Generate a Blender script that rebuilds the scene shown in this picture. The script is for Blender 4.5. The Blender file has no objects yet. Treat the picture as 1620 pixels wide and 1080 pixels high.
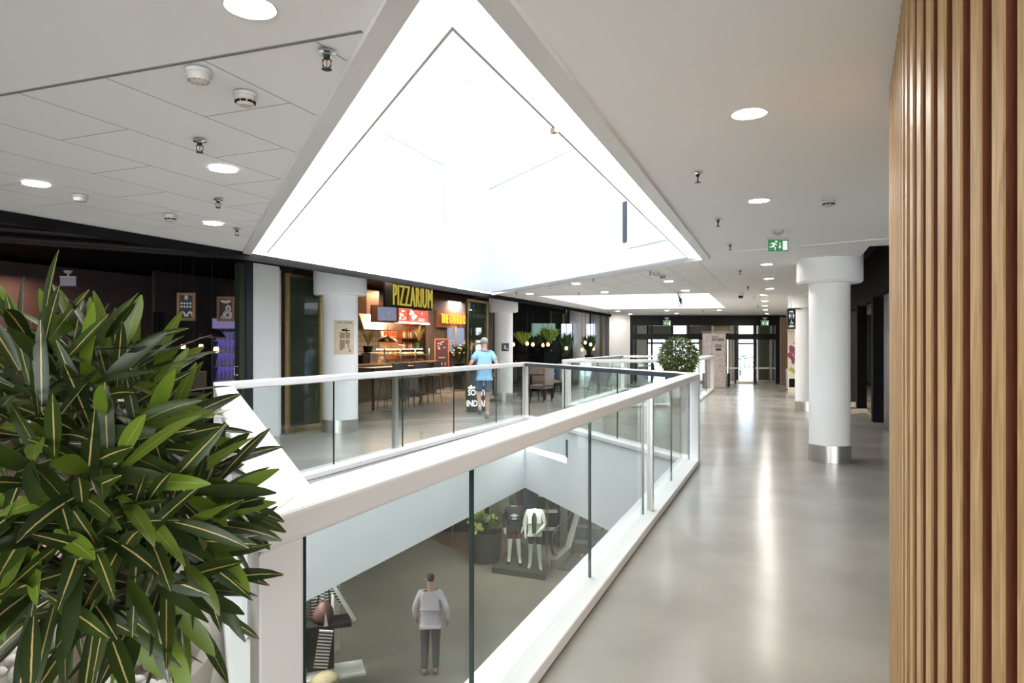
import bpy, bmesh, math, random
from mathutils import Vector, Matrix, geometry
random.seed(7)
SC = bpy.context.scene
COL = SC.collection
# ---------------- camera, world, light, exposure ----------------
FPX, CX, CY, EYE = 1080.0, 810.0, 544.0, 1.6
cam = bpy.data.cameras.new('camera'); cam.sensor_width = 36.0; cam.lens = 36.0 * FPX / 1620.0
cam.shift_y = (CY - 540.0) / 1620.0; cam.clip_end = 400; cam.clip_start = 0.05
camo = bpy.data.objects.new('camera', cam); COL.objects.link(camo)
camo.location = (0, 0, EYE); camo.rotation_euler = (math.radians(90), 0, 0)
SC.camera = camo
w = bpy.data.worlds.new('world'); SC.world = w; w.use_nodes = True
wn = w.node_tree.nodes; bg = wn['Background']
bg.inputs[0].default_value = (0.91, 0.95, 1.0, 1); bg.inputs[1].default_value = 2.6
SC.view_settings.view_transform = 'Standard'; SC.view_settings.look = 'None'
SC.view_settings.exposure = 2.12; SC.view_settings.gamma = 1.0; SC.view_settings.use_curve_mapping = False
SC.cycles.max_bounces = 12; SC.cycles.diffuse_bounces = 8; SC.cycles.glossy_bounces = 4
SC.cycles.transparent_max_bounces = 32; SC.cycles.sample_clamp_indirect = 6.0
SC.cycles.caustics_reflective = False; SC.cycles.caustics_refractive = False
SC.cycles.use_denoising = True

def P(px, py, Y): return Vector(((px - CX) * Y / FPX, Y, EYE + (CY - py) * Y / FPX))
CZ = 2.76
def onz(px, py, z):
    Y = FPX * (z - EYE) / (CY - py); return Vector(((px - CX) * Y / FPX, Y, z))
def FL(px, py, z=0.0): return onz(px, py, z)
def CL(px, py): return onz(px, py, CZ)
V1 = Vector((0.3714, 0.9285)); V2 = Vector((-0.4132, 0.9106)); N1 = Vector((0.9285, -0.3714))
YAW1 = math.atan2(V1.y, V1.x)

def portal(name, loc, rot, sx, sy):
    l = bpy.data.lights.new(name, 'AREA'); l.shape = 'RECTANGLE'; l.size = sx; l.size_y = sy
    l.cycles.is_portal = True
    o = bpy.data.objects.new(name, l); COL.objects.link(o); o.location = loc; o.rotation_euler = rot
portal('skylight_portal', (-0.4, 8.9, 9.3), (0, 0, 0), 9, 15)
portal('skylight_portal', (3.7, 19.3, 6.2), (0, 0, 0), 7, 8)

# ---------------- materials ----------------
MATS = {}
def mat(name, col, rough=0.6, metal=0.0, var=0.0, scale=6.0, bump=0.0, spec=0.5, emit=None, estr=0.0, coat=0.0, stretch=None):
    if name in MATS: return MATS[name]
    m = bpy.data.materials.new(name); m.use_nodes = True; nt = m.node_tree
    b = nt.nodes['Principled BSDF']
    b.inputs['Base Color'].default_value = (*col, 1); b.inputs['Roughness'].default_value = rough
    b.inputs['Metallic'].default_value = metal; b.inputs['Specular IOR Level'].default_value = spec
    b.inputs['Coat Weight'].default_value = coat
    if emit: b.inputs['Emission Color'].default_value = (*emit, 1); b.inputs['Emission Strength'].default_value = estr
    if var > 0 or bump > 0:
        tc = nt.nodes.new('ShaderNodeTexCoord'); n = nt.nodes.new('ShaderNodeTexNoise')
        mp = nt.nodes.new('ShaderNodeMapping'); mp.inputs['Scale'].default_value = stretch or (1, 1, 1)
        nt.links.new(tc.outputs['Object'], mp.inputs[0]); nt.links.new(mp.outputs[0], n.inputs['Vector'])
        n.inputs['Scale'].default_value = scale; n.inputs['Detail'].default_value = 6
        if var > 0:
            r = nt.nodes.new('ShaderNodeValToRGB')
            r.color_ramp.elements[0].position = 0.3; r.color_ramp.elements[1].position = 0.72
            r.color_ramp.elements[0].color = (*[max(0, c * (1 - var)) for c in col], 1)
            r.color_ramp.elements[1].color = (*[min(1, c * (1 + var)) for c in col], 1)
            nt.links.new(n.outputs['Fac'], r.inputs[0]); nt.links.new(r.outputs[0], b.inputs['Base Color'])
        if bump > 0:
            bp = nt.nodes.new('ShaderNodeBump'); bp.inputs['Strength'].default_value = bump; bp.inputs['Distance'].default_value = 0.01
            nt.links.new(n.outputs['Fac'], bp.inputs['Height']); nt.links.new(bp.outputs[0], b.inputs['Normal'])
    MATS[name] = m; return m
def emis(name, col, s):
    if name in MATS: return MATS[name]
    m = bpy.data.materials.new(name); m.use_nodes = True; nt = m.node_tree; nt.nodes.clear()
    e = nt.nodes.new('ShaderNodeEmission'); e.inputs[0].default_value = (*col, 1); e.inputs[1].default_value = s
    o = nt.nodes.new('ShaderNodeOutputMaterial'); nt.links.new(e.outputs[0], o.inputs[0]); MATS[name] = m; return m
def glassmat(name, tint=(0.93, 0.965, 0.95), refl=1.0):
    if name in MATS: return MATS[name]
    m = bpy.data.materials.new(name); m.use_nodes = True; nt = m.node_tree; nt.nodes.clear()
    t = nt.nodes.new('ShaderNodeBsdfTransparent'); t.inputs[0].default_value = (*tint, 1)
    g = nt.nodes.new('ShaderNodeBsdfGlossy'); g.inputs['Roughness'].default_value = 0.0
    f = nt.nodes.new('ShaderNodeFresnel'); 
    ge = nt.nodes.new('ShaderNodeNewGeometry'); ir = nt.nodes.new('ShaderNodeMapRange'); ir.inputs[3].default_value = 1.45; ir.inputs[4].default_value = 1 / 1.45
    nt.links.new(ge.outputs['Backfacing'], ir.inputs[0]); nt.links.new(ir.outputs[0], f.inputs[0])
    mu = nt.nodes.new('ShaderNodeMath'); mu.operation = 'MULTIPLY'; mu.inputs[1].default_value = refl
    nt.links.new(f.outputs[0], mu.inputs[0])
    mx = nt.nodes.new('ShaderNodeMixShader'); o = nt.nodes.new('ShaderNodeOutputMaterial')
    nt.links.new(mu.outputs[0], mx.inputs[0]); nt.links.new(t.outputs[0], mx.inputs[1]); nt.links.new(g.outputs[0], mx.inputs[2])
    nt.links.new(mx.outputs[0], o.inputs[0]); MATS[name] = m; return m
def floormat(name, c0, c1, rough=(0.12, 0.3), joints=False, spec=0.13):
    m = bpy.data.materials.new(name); m.use_nodes = True; nt = m.node_tree; b = nt.nodes['Principled BSDF']; L = nt.links
    tc = nt.nodes.new('ShaderNodeTexCoord'); n = nt.nodes.new('ShaderNodeTexNoise'); n.inputs['Scale'].default_value = 0.9; n.inputs['Detail'].default_value = 8
    n.inputs['Roughness'].default_value = 0.55; n.inputs['Distortion'].default_value = 0.15
    L.new(tc.outputs['Object'], n.inputs['Vector'])
    r = nt.nodes.new('ShaderNodeValToRGB'); r.color_ramp.elements[0].position = 0.15; r.color_ramp.elements[1].position = 0.88
    r.color_ramp.elements[0].color = (*c0, 1); r.color_ramp.elements[1].color = (*c1, 1); L.new(n.outputs['Fac'], r.inputs[0])
    n2 = nt.nodes.new('ShaderNodeTexNoise'); n2.inputs['Scale'].default_value = 180; L.new(tc.outputs['Object'], n2.inputs['Vector'])
    mx = nt.nodes.new('ShaderNodeMix'); mx.data_type = 'RGBA'; mx.blend_type = 'OVERLAY'; mx.inputs[0].default_value = 0.22
    L.new(r.outputs[0], mx.inputs[6]); L.new(n2.outputs['Fac'], mx.inputs[7]); out = mx.outputs[2]
    if joints:
        br = nt.nodes.new('ShaderNodeTexBrick'); br.inputs['Color1'].default_value = (1, 1, 1, 1); br.inputs['Color2'].default_value = (1, 1, 1, 1)
        br.inputs['Mortar'].default_value = (0.55, 0.55, 0.55, 1); br.inputs['Scale'].default_value = 1; br.inputs['Brick Width'].default_value = 1.2
        br.inputs['Row Height'].default_value = 1.2; br.inputs['Mortar Size'].default_value = 0.006; br.offset = 0
        mp = nt.nodes.new('ShaderNodeMapping'); mp.inputs['Rotation'].default_value = (0, 0, -YAW1); L.new(tc.outputs['Object'], mp.inputs[0]); L.new(mp.outputs[0], br.inputs['Vector'])
        m2 = nt.nodes.new('ShaderNodeMix'); m2.data_type = 'RGBA'; m2.blend_type = 'MULTIPLY'; m2.inputs[0].default_value = 0.6
        L.new(out, m2.inputs[6]); L.new(br.outputs['Color'], m2.inputs[7]); out = m2.outputs[2]
    L.new(out, b.inputs['Base Color'])
    mr = nt.nodes.new('ShaderNodeMapRange'); mr.inputs[3].default_value = rough[0]; mr.inputs[4].default_value = rough[1]; L.new(n.outputs['Fac'], mr.inputs[0])
    L.new(mr.outputs[0], b.inputs['Roughness']); b.inputs['Specular IOR Level'].default_value = spec
    return m
def ceilmat(name, col, tile=True):
    m = bpy.data.materials.new(name); m.use_nodes = True; nt = m.node_tree; b = nt.nodes['Principled BSDF']; L = nt.links
    b.inputs['Roughness'].default_value = 0.9
    tc = nt.nodes.new('ShaderNodeTexCoord'); n = nt.nodes.new('ShaderNodeTexNoise'); n.inputs['Scale'].default_value = 260; n.inputs['Detail'].default_value = 3
    L.new(tc.outputs['Object'], n.inputs['Vector'])
    r = nt.nodes.new('ShaderNodeValToRGB'); r.color_ramp.elements[0].color = (*[c * 0.93 for c in col], 1); r.color_ramp.elements[1].color = (*[min(1, c * 1.05) for c in col], 1)
    L.new(n.outputs['Fac'], r.inputs[0]); out = r.outputs[0]
    mp = nt.nodes.new('ShaderNodeMapping'); mp.inputs['Rotation'].default_value = (0, 0, -YAW1); mp.inputs['Location'].default_value = (0.35, -0.047, 0)
    L.new(tc.outputs['Object'], mp.inputs[0])
    br = nt.nodes.new('ShaderNodeTexBrick'); br.inputs['Color1'].default_value = (1, 1, 1, 1); br.inputs['Color2'].default_value = (0.97, 0.97, 0.97, 1)
    br.inputs['Mortar'].default_value = (0.45, 0.43, 0.4, 1); br.inputs['Scale'].default_value = 1; br.inputs['Brick Width'].default_value = 1.2
    br.inputs['Row Height'].default_value = 0.54; br.inputs['Mortar Size'].default_value = 0.004; br.inputs['Mortar Smooth'].default_value = 0.0
    L.new(mp.outputs[0], br.inputs['Vector'])
    m2 = nt.nodes.new('ShaderNodeMix'); m2.data_type = 'RGBA'; m2.blend_type = 'MULTIPLY'; m2.inputs[0].default_value = 1.0 if tile else 0
    L.new(out, m2.inputs[6]); L.new(br.outputs['Color'], m2.inputs[7]); L.new(m2.outputs[2], b.inputs['Base Color'])
    return m
def woodmat(name, c0, c1, rough=0.5):
    m = bpy.data.materials.new(name); m.use_nodes = True; nt = m.node_tree; b = nt.nodes['Principled BSDF']; L = nt.links
    tc = nt.nodes.new('ShaderNodeTexCoord'); mp = nt.nodes.new('ShaderNodeMapping'); mp.inputs['Scale'].default_value = (9, 9, 0.5)
    n = nt.nodes.new('ShaderNodeTexNoise'); n.inputs['Scale'].default_value = 7; n.inputs['Detail'].default_value = 8; n.inputs['Distortion'].default_value = 1.2
    L.new(tc.outputs['Object'], mp.inputs[0]); L.new(mp.outputs[0], n.inputs['Vector'])
    r = nt.nodes.new('ShaderNodeValToRGB'); r.color_ramp.elements[0].position = 0.32; r.color_ramp.elements[1].position = 0.68
    r.color_ramp.elements[0].color = (*c0, 1); r.color_ramp.elements[1].color = (*c1, 1)
    L.new(n.outputs['Fac'], r.inputs[0]); L.new(r.outputs[0], b.inputs['Base Color']); b.inputs['Roughness'].default_value = rough
    bp = nt.nodes.new('ShaderNodeBump'); bp.inputs['Strength'].default_value = 0.25; bp.inputs['Distance'].default_value = 0.003; L.new(n.outputs['Fac'], bp.inputs['Height']); L.new(bp.outputs[0], b.inputs['Normal'])
    MATS[name] = m; return m
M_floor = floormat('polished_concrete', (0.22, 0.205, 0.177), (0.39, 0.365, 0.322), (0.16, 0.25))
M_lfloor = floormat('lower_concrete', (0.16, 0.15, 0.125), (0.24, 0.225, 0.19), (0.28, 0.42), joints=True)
M_ceil = ceilmat('ceiling_plaster', (0.9, 0.895, 0.88), False)
M_tile = ceilmat('ceiling_tiles', (0.9, 0.895, 0.88), True)
M_black = mat('black_paint', (0.006, 0.006, 0.007), 0.8, var=0.3, scale=3, spec=0.15)
M_dark = mat('dark_metal', (0.01, 0.0105, 0.012), 0.45, 0.0, var=0.2, spec=0.3)
M_white = mat('white_lacquer', (0.74, 0.725, 0.7), 0.38, var=0.02, scale=2)
M_wall = mat('white_wall', (0.84, 0.85, 0.86), 0.85, var=0.02, scale=1.5)
M_shaft = mat('shaft_wall', (0.76, 0.785, 0.82), 0.9, var=0.01)
M_col = mat('column_plaster', (0.86, 0.86, 0.84), 0.7, var=0.03, scale=2, bump=0.02)
M_steel = mat('brushed_steel', (0.62, 0.6, 0.57), 0.28, 1.0, var=0.12, scale=4, stretch=(20, 20, 0.3))
M_darkblue = mat('dark_blue_face', (0.035, 0.045, 0.06), 0.4, var=0.15)  # dark tone for slits, also stands for shade on handrail faces
M_brass = mat('brass', (0.42, 0.31, 0.12), 0.32, 1.0, var=0.15, scale=5)
M_glass = glassmat('clear_glass', refl=0.7)
M_edge = mat('glass_edge', (0.01, 0.035, 0.03), 0.15)
M_lamp = emis('lamp_white', (1.0, 0.95, 0.88), 62)
M_cove = emis('cove_light', (1.0, 0.985, 0.96), 2.5)
M_grey = mat('grey_plastic', (0.55, 0.54, 0.52), 0.5, var=0.03)
M_chrome = mat('chrome', (0.7, 0.7, 0.7), 0.15, 1.0, var=0.05)

# ---------------- mesh builder ----------------
class MB:
    def __init__(s): s.v = []; s.f = []; s.mi = []; s.uv = {}
    def add(s, vs, fs, mi=0):
        b = len(s.v); s.v += [tuple(v) for v in vs]
        for f in fs: s.f.append(tuple(b + i for i in f)); s.mi.append(mi)
    def prism(s, poly, z0, z1, mi=0, mside=None):
        n = len(poly); area = sum(poly[i][0] * poly[(i + 1) % n][1] - poly[(i + 1) % n][0] * poly[i][1] for i in range(n))
        if area < 0: poly = poly[::-1]
        vs = [(p[0], p[1], z0) for p in poly] + [(p[0], p[1], z1) for p in poly]
        s.add(vs, [tuple(range(n - 1, -1, -1)), tuple(range(n, 2 * n))], mi)
        s.add(vs, [(i, (i + 1) % n, n + (i + 1) % n, n + i) for i in range(n)], mi if mside is None else mside)
    def seg(s, a, b, z0, z1, w, off=0.0, mi=0, mside=None):
        a = Vector(a[:2]); b = Vector(b[:2]); d = (b - a).normalized(); n = Vector((-d.y, d.x))
        p = [a + n * (off - w / 2), b + n * (off - w / 2), b + n * (off + w / 2), a + n * (off + w / 2)]
        s.prism(p, z0, z1, mi, mside)
    def box(s, c, sz, yaw=0.0, mi=0):
        cx, cy, cz = c; x, y, z = (q / 2 for q in sz); ca, sa = math.cos(yaw), math.sin(yaw)
        s.prism([(cx + ca * i * x - sa * j * y, cy + sa * i * x + ca * j * y) for i, j in ((-1, -1), (1, -1), (1, 1), (-1, 1))], cz - z, cz + z, mi)
    def lathe(s, prof, c=(0, 0, 0), n=32, mi=0, cap=True):
        vs = [(c[0] + r * math.cos(2 * math.pi * k / n), c[1] + r * math.sin(2 * math.pi * k / n), c[2] + z) for r, z in prof for k in range(n)]
        fs = [(i * n + k, i * n + (k + 1) % n, (i + 1) * n + (k + 1) % n, (i + 1) * n + k) for i in range(len(prof) - 1) for k in range(n)]
        if cap:
            fs.append(tuple(range(n - 1, -1, -1))); b = (len(prof) - 1) * n; fs.append(tuple(b + k for k in range(n)))
        s.add(vs, fs, mi)
    def tube(s, pts, r, n=8, mi=0):
        pts = [Vector(p) for p in pts]; rs = r if isinstance(r, (list, tuple)) else [r] * len(pts); vs = []
        for i, p in enumerate(pts):
            t = (pts[min(i + 1, len(pts) - 1)] - pts[max(i - 1, 0)]).normalized()
            a = t.cross(Vector((0, 0, 1))); a = a if a.length > 1e-3 else t.cross(Vector((1, 0, 0))); a.normalize(); b = t.cross(a)
            vs += [p + (a * math.cos(2 * math.pi * k / n) + b * math.sin(2 * math.pi * k / n)) * rs[i] for k in range(n)]
        fs = [(i * n + k, i * n + (k + 1) % n, (i + 1) * n + (k + 1) % n, (i + 1) * n + k) for i in range(len(pts) - 1) for k in range(n)]
        fs += [tuple(range(n - 1, -1, -1)), tuple((len(pts) - 1) * n + k for k in range(n))]
        s.add(vs, fs, mi)
    def beam(s, a, b, w, h, mi=0):
        a = Vector(a); b = Vector(b); t = (b - a).normalized(); sd = t.cross(Vector((0, 0, 1)))
        sd = sd if sd.length > 1e-3 else Vector((1, 0, 0)); sd.normalize(); up = sd.cross(t)
        vs = [p + sd * i * w / 2 + up * j * h / 2 for p in (a, b) for i, j in ((-1, -1), (1, -1), (1, 1), (-1, 1))]
        s.add(vs, [(0, 1, 2, 3), (7, 6, 5, 4), (0, 4, 5, 1), (1, 5, 6, 2), (2, 6, 7, 3), (3, 7, 4, 0)], mi)
    def cap(s, loops, z, mi=0, up=True):
        ls = [[Vector((p[0], p[1], z)) for p in l] for l in loops]
        flat = [v.xy for l in ls for v in l]; ed = []; k = 0
        for l in ls: ed += [(k + i, k + (i + 1) % len(l)) for i in range(len(l))]; k += len(l)
        vo, _, fo, _, _, _ = geometry.delaunay_2d_cdt(flat, ed, [], 1, 1e-6)
        def inside(p, l):
            r = False
            for i in range(len(l)):
                a, b = l[i - 1], l[i]
                if (a.y > p.y) != (b.y > p.y) and p.x < (b.x - a.x) * (p.y - a.y) / (b.y - a.y) + a.x: r = not r
            return r
        fs = []
        for t in fo:
            c = sum((vo[i] for i in t), Vector((0, 0))) / len(t)
            if any(inside(c, l) for l in ls[1:]): continue
            a, b, d = (vo[i] for i in t[:3]); nz = (b - a).cross(d - a)
            fs.append(tuple(t) if (nz > 0) == up else tuple(t[::-1]))
        s.add([(v.x, v.y, z) for v in vo], fs, mi)
    def wallquad(s, a, b, z0, z1, mi=0):
        s.add([(a[0], a[1], z0), (b[0], b[1], z0), (b[0], b[1], z1), (a[0], a[1], z1)], [(0, 1, 2, 3)], mi)
    def build(s, name, mats, parent=None, loc=None, smooth=False, bevel=0, seg=2, recalc=True):
        me = bpy.data.meshes.new(name); me.from_pydata(s.v, [], s.f)
        for m in (mats if isinstance(mats, (list, tuple)) else [mats]): me.materials.append(m)
        for p, i in zip(me.polygons, s.mi): p.material_index = i
        if recalc:
            bm = bmesh.new(); bm.from_mesh(me); bmesh.ops.remove_doubles(bm, verts=bm.verts, dist=1e-5)
            bmesh.ops.recalc_face_normals(bm, faces=bm.faces); bm.to_mesh(me); bm.free()
        o = bpy.data.objects.new(name, me); COL.objects.link(o)
        if loc is not None:
            me.transform(Matrix.Translation(-Vector(loc)))
            if parent is None: o.location = loc
        if parent is not None: o.parent = parent
        if smooth:
            for p in me.polygons: p.use_smooth = True
            if smooth != 'all':
                m = o.modifiers.new('es', 'EDGE_SPLIT'); m.split_angle = math.radians(35)
        if bevel:
            m = o.modifiers.new('bv', 'BEVEL'); m.width = bevel; m.segments = seg; m.limit_method = 'ANGLE'; m.angle_limit = math.radians(30)
        return o
def thing(name, label, cat, loc=(0, 0, 0), yaw=0.0, group=None):
    o = bpy.data.objects.new(name, None); COL.objects.link(o); o.location = loc; o.rotation_euler = (0, 0, yaw); o.empty_display_size = 0.1
    o['label'] = label; o['category'] = cat
    if group: o['group'] = group
    return o
def tag(o, label, cat, group=None):
    o['label'] = label; o['category'] = cat
    if group: o['group'] = group
    return o
def st(o): o['kind'] = 'structure'; return o
def dup(root, loc, yaw=None, label=None, group=None):
    r = root.copy(); COL.objects.link(r); r.location = loc
    if yaw is not None: r.rotation_euler = (0, 0, yaw)
    if label: r['label'] = label
    if group: r['group'] = group
    for ch in list(root.children):
        c = ch.copy(); COL.objects.link(c); c.parent = r
        for g in list(ch.children):
            d = g.copy(); COL.objects.link(d); d.parent = c
    return r
def offset_poly(poly, d):
    """inset a convex polygon given CCW by d (negative: outwards)"""
    n = len(poly); out = []
    for i in range(n):
        p0, p1, p2 = Vector(poly[i - 1]), Vector(poly[i]), Vector(poly[(i + 1) % n])
        e0 = (p1 - p0).normalized(); e1 = (p2 - p1).normalized()
        n0 = Vector((-e0.y, e0.x)); n1 = Vector((-e1.y, e1.x))
        k = 1 + n0.dot(n1); out.append(p1 + (n0 + n1) * (d / k))
    return out
def ccw(p):
    a = sum(p[i][0] * p[(i + 1) % len(p)][1] - p[(i + 1) % len(p)][0] * p[i][1] for i in range(len(p)))
    return p if a > 0 else p[::-1]
def text(s, name, size, m, parent, loc, rot, extrude=0.004, sx=1.0, align='CENTER', space=1.0, weight=0.0):
    c = bpy.data.curves.new(name, 'FONT'); c.body = s; c.size = size; c.extrude = extrude; c.align_x = align; c.align_y = 'CENTER'
    c.space_character = space; c.offset = weight; c.resolution_u = 3
    c.materials.append(m); q = bpy.data.objects.new(name, c); COL.objects.link(q)
    me = bpy.data.meshes.new_from_object(q.evaluated_get(bpy.context.evaluated_depsgraph_get())); bpy.data.objects.remove(q); bpy.data.curves.remove(c)
    o = bpy.data.objects.new(name, me); COL.objects.link(o); o.location = loc; o.rotation_euler = rot; o.scale = (sx, 1, 1)
    o.parent = parent; return o

# ---------------- plan geometry ----------------
B, C_, D, A = Vector((-0.56, 1.5)), Vector((2.525, 9.15)), Vector((0.28, 14.9)), Vector((-3.066, 7.0))
OPEN1 = [B, C_, D, A]                        # counter-clockwise
OPEN2 = [Vector((1.25, 17.2)), Vector((4.55, 17.2)), Vector((7.0, 23.6)), Vector((3.7, 23.6))]
SK1 = [Vector((-0.2, 2.03)), Vector((2.55, 9.15)), Vector((-0.51, 15.86)), Vector((-3.33, 8.7))]
SK2 = [Vector((0.57, 16.57)), Vector((4.48, 15.56)), Vector((6.88, 21.98)), Vector((3.03, 22.9))]
def Fx(Y): return -3.32 + 0.4 * (Y - 8.7)      # white ceiling edge, left
def Gx(Y): return -4.03 + 0.4 * (Y - 12.1)     # left storefront line
def Rx(Y): return 7.2 + 0.4 * (Y - 13.2)       # right storefront line
def G2(Y, back=0.0): return Vector((Gx(Y), Y)) - N1 * back
YE = 27.8
HOLE1 = offset_poly(OPEN1, 0.24); HOLE2 = offset_poly(OPEN2, 0.24)

# ---------------- the setting ----------------
m = MB(); m.cap([[(-16, -8.5), (17, -8.5), (17, YE + 3.2), (-16, YE + 3.2)], HOLE1, HOLE2], 0.0); st(m.build('floor', M_floor, recalc=False))
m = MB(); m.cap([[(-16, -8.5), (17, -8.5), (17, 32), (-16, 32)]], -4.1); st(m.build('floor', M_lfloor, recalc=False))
m = MB(); m.cap([[(-16, -8.5), (17, -8.5), (17, 32), (-16, 32)], HOLE1, HOLE2], -1.4, up=False); st(m.build('ceiling', M_ceil, recalc=False))
m = MB()
for H in (HOLE1, HOLE2):
    for i in range(4): m.wallquad(H[i], H[(i + 1) % 4], -1.4, 0.0)
st(m.build('trim_1', M_wall, recalc=False))
# white ceiling with its two openings, edges and black void above the shop fronts
CW = [(Fx(-8.5), -8.5), (9.3, -8.5), (9.3, 6.08), (4.24, 8.1), (4.24 + 0.4 * (YE + 0.3 - 8.1), YE + 0.3), (Fx(YE), YE + 0.3)]
m = MB(); m.cap([CW, SK1, SK2], CZ, up=False)
for i in (2, 3): m.wallquad(CW[i], CW[i + 1], CZ, 3.5)
m.wallquad(CW[5], CW[0], CZ, 3.5)
st(m.build('ceiling', M_ceil, recalc=False))
m = MB(); m.cap([[(-16, -8.5), (17, -8.5), (17, 31.2), (-16, 31.2)], [Vector(p) for p in offset_poly(SK1, -0.02)], [Vector(p) for p in offset_poly(SK2, -0.02)]], 3.5, up=False); st(m.build('ceiling', M_black, recalc=False))
# tiled fields, a few millimetres lower than the plain board
def fline(p, q, t): return Vector(p) + (Vector(q) - Vector(p)) * t
La, Lb = CL(0, 150).xy, CL(590, 46).xy
dL = (Lb - La).normalized()
def isect(p, d, q, e):
    t = ((q.x - p.x) * e.y - (q.y - p.y) * e.x) / (d.x * e.y - d.y * e.x); return p + d * t
S1o = offset_poly(SK1, -0.11)
Fo = Vector((Fx(0) + 0.42, 0)); Fd = Vector((0.4, 1)).normalized()
i1 = isect(La, dL, Fo, Fd); i2 = isect(La, dL, S1o[3], (S1o[0] - S1o[3]).normalized()); i3 = isect(Fo, Fd, S1o[3], (S1o[0] - S1o[3]).normalized())
m = MB(); m.prism([i1, i2, i3], CZ - 0.002, CZ + 0.001)
T1 = CL(1103, 410).xy; S2o = offset_poly(SK2, -0.01)
q0 = isect(T1, V1, S1o[2], (S1o[1] - S1o[2]).normalized()); q1 = isect(T1, V1, S2o[0], (S2o[1] - S2o[0]).normalized())
q2 = isect(Fo, Fd, S2o[0], (S2o[1] - S2o[0]).normalized()); q3 = isect(Fo, Fd, S1o[2], (S1o[1] - S1o[2]).normalized())
m.prism([q0, q1, q2, q3], CZ - 0.002, CZ + 0.001)
st(m.build('ceiling', M_tile, recalc=False))
m = MB(); m.seg(i1, i2, CZ - 0.003, CZ, 0.018); st(m.build('trim_20', mat('joint_grey', (0.22, 0.21, 0.2), 0.8)))
# faint board joint on the right
m = MB(); m.seg(CL(1118, 402), CL(1404, 377), CZ - 0.006, CZ, 0.05); m.seg(CL(1174, 476), CL(1192, 500), CZ - 0.006, CZ, 0.05); st(m.build('trim_2', M_ceil))

# skylight 1: rim, light cove, ledge, shaft
def ring(mb, poly, o0, o1, z0, z1, sides=None, mi=0):
    a = offset_poly(poly, o0); b = offset_poly(poly, o1); n = len(poly)
    for i in (sides if sides is not None else range(n)):
        j = (i + 1) % n; mb.prism([a[i], a[j], b[j], b[i]], z0, z1, mi)
m = MB(); ring(m, SK1, -0.1, 0.0, CZ - 0.03, CZ + 0.1); st(m.build('trim_3', M_white))
m = MB(); ring(m, SK1, 0.0, 0.165, CZ - 0.005, CZ + 0.02, [0, 2, 3])
tag(m.build('cove_light', M_cove), 'bright white light strip running around the edge of the large skylight', 'light')
m = MB(); ring(m, SK1, 0.165, 0.18, CZ - 0.02, CZ + 0.22, [0, 3]); ring(m, SK1, 0.165, 0.18, CZ - 0.02, CZ + 0.02, [1]); st(m.build('trim_4', M_grey))
SH = offset_poly(SK1, 0.19)
m = MB()
for i in range(4): m.wallquad(SH[i], SH[(i + 1) % 4], CZ, 9.2)
st(m.build('wall_skylight', M_shaft, recalc=False))
SH2 = SK2
m = MB()
for i in range(4): m.wallquad(SH2[i], SH2[(i + 1) % 4], CZ, 6.0)
st(m.build('wall_rear_skylight', M_shaft, recalc=False))
m = MB(); ring(m, SK2, 0.0, 0.12, CZ, CZ + 0.16, [2, 3]); st(m.build('trim_5', M_ceil))
# glazed roofs
for nm, poly, z in (('window_1', SH, 9.2), ('window_2', SH2, 6.0)):
    m = MB(); d1 = (poly[1] - poly[0]); d2 = (poly[3] - poly[0])
    for k in range(1, 7): a = poly[0] + d1 * k / 7; m.seg(a, a + d2, z - 0.1, z, 0.05)
    for k in range(1, 5): a = poly[0] + d2 * k / 5; m.seg(a, a + d1, z - 0.1, z, 0.05)
    st(m.build(nm, M_white))
# outer walls
m = MB()
m.wallquad((-16, -8.5), (17, -8.5), -4.1, 0.1); m.wallquad((-16, -8.5), (17, -8.5), 2.7, 3.5); m.wallquad((-16, -8.5), (-9, -8.5), 0.1, 2.7); m.wallquad((9, -8.5), (17, -8.5), 0.1, 2.7); m.wallquad((-16, -8.5), (-16, 31), -4.1, 3.5); m.wallquad((17, -8.5), (17, 31), -4.1, 3.5)
st(m.build('wall_back', M_wall, recalc=False))
m = MB(); m.wallquad((-16, YE), (Fx(YE) - 1.2, YE), 0, 3.5); m.wallquad((Fx(YE) - 1.2, YE), (Fx(YE) - 0.75, YE - 1.6), 0, 3.0); m.wallquad((12, YE), (17, YE), 0, 3.5)
m.wallquad((-16, 31), (17, 31), -4.1, 0); m.wallquad((-16, 31), (5.1, 31), 0, 3.5); m.wallquad((12.2, 31), (17, 31), 0, 3.5); m.wallquad((-16, 31), (17, 31), 2.8, 3.5)
st(m.build('wall_far', M_col, recalc=False))

m = MB()
for k in range(11): m.box((-9 + 1.8 * k, -8.47, 1.4), (0.07, 0.1, 2.6))
m.box((0, -8.47, 0.13), (18, 0.1, 0.08)); m.box((0, -8.47, 2.67), (18, 0.1, 0.08)); st(m.build('fill_window', M_dark))  # unseen rear window added to brighten the ceiling and near rail
portal('fill_window_portal', (0, -8.55, 1.4), (math.radians(-90), 0, math.radians(180)), 18, 2.6)
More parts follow.
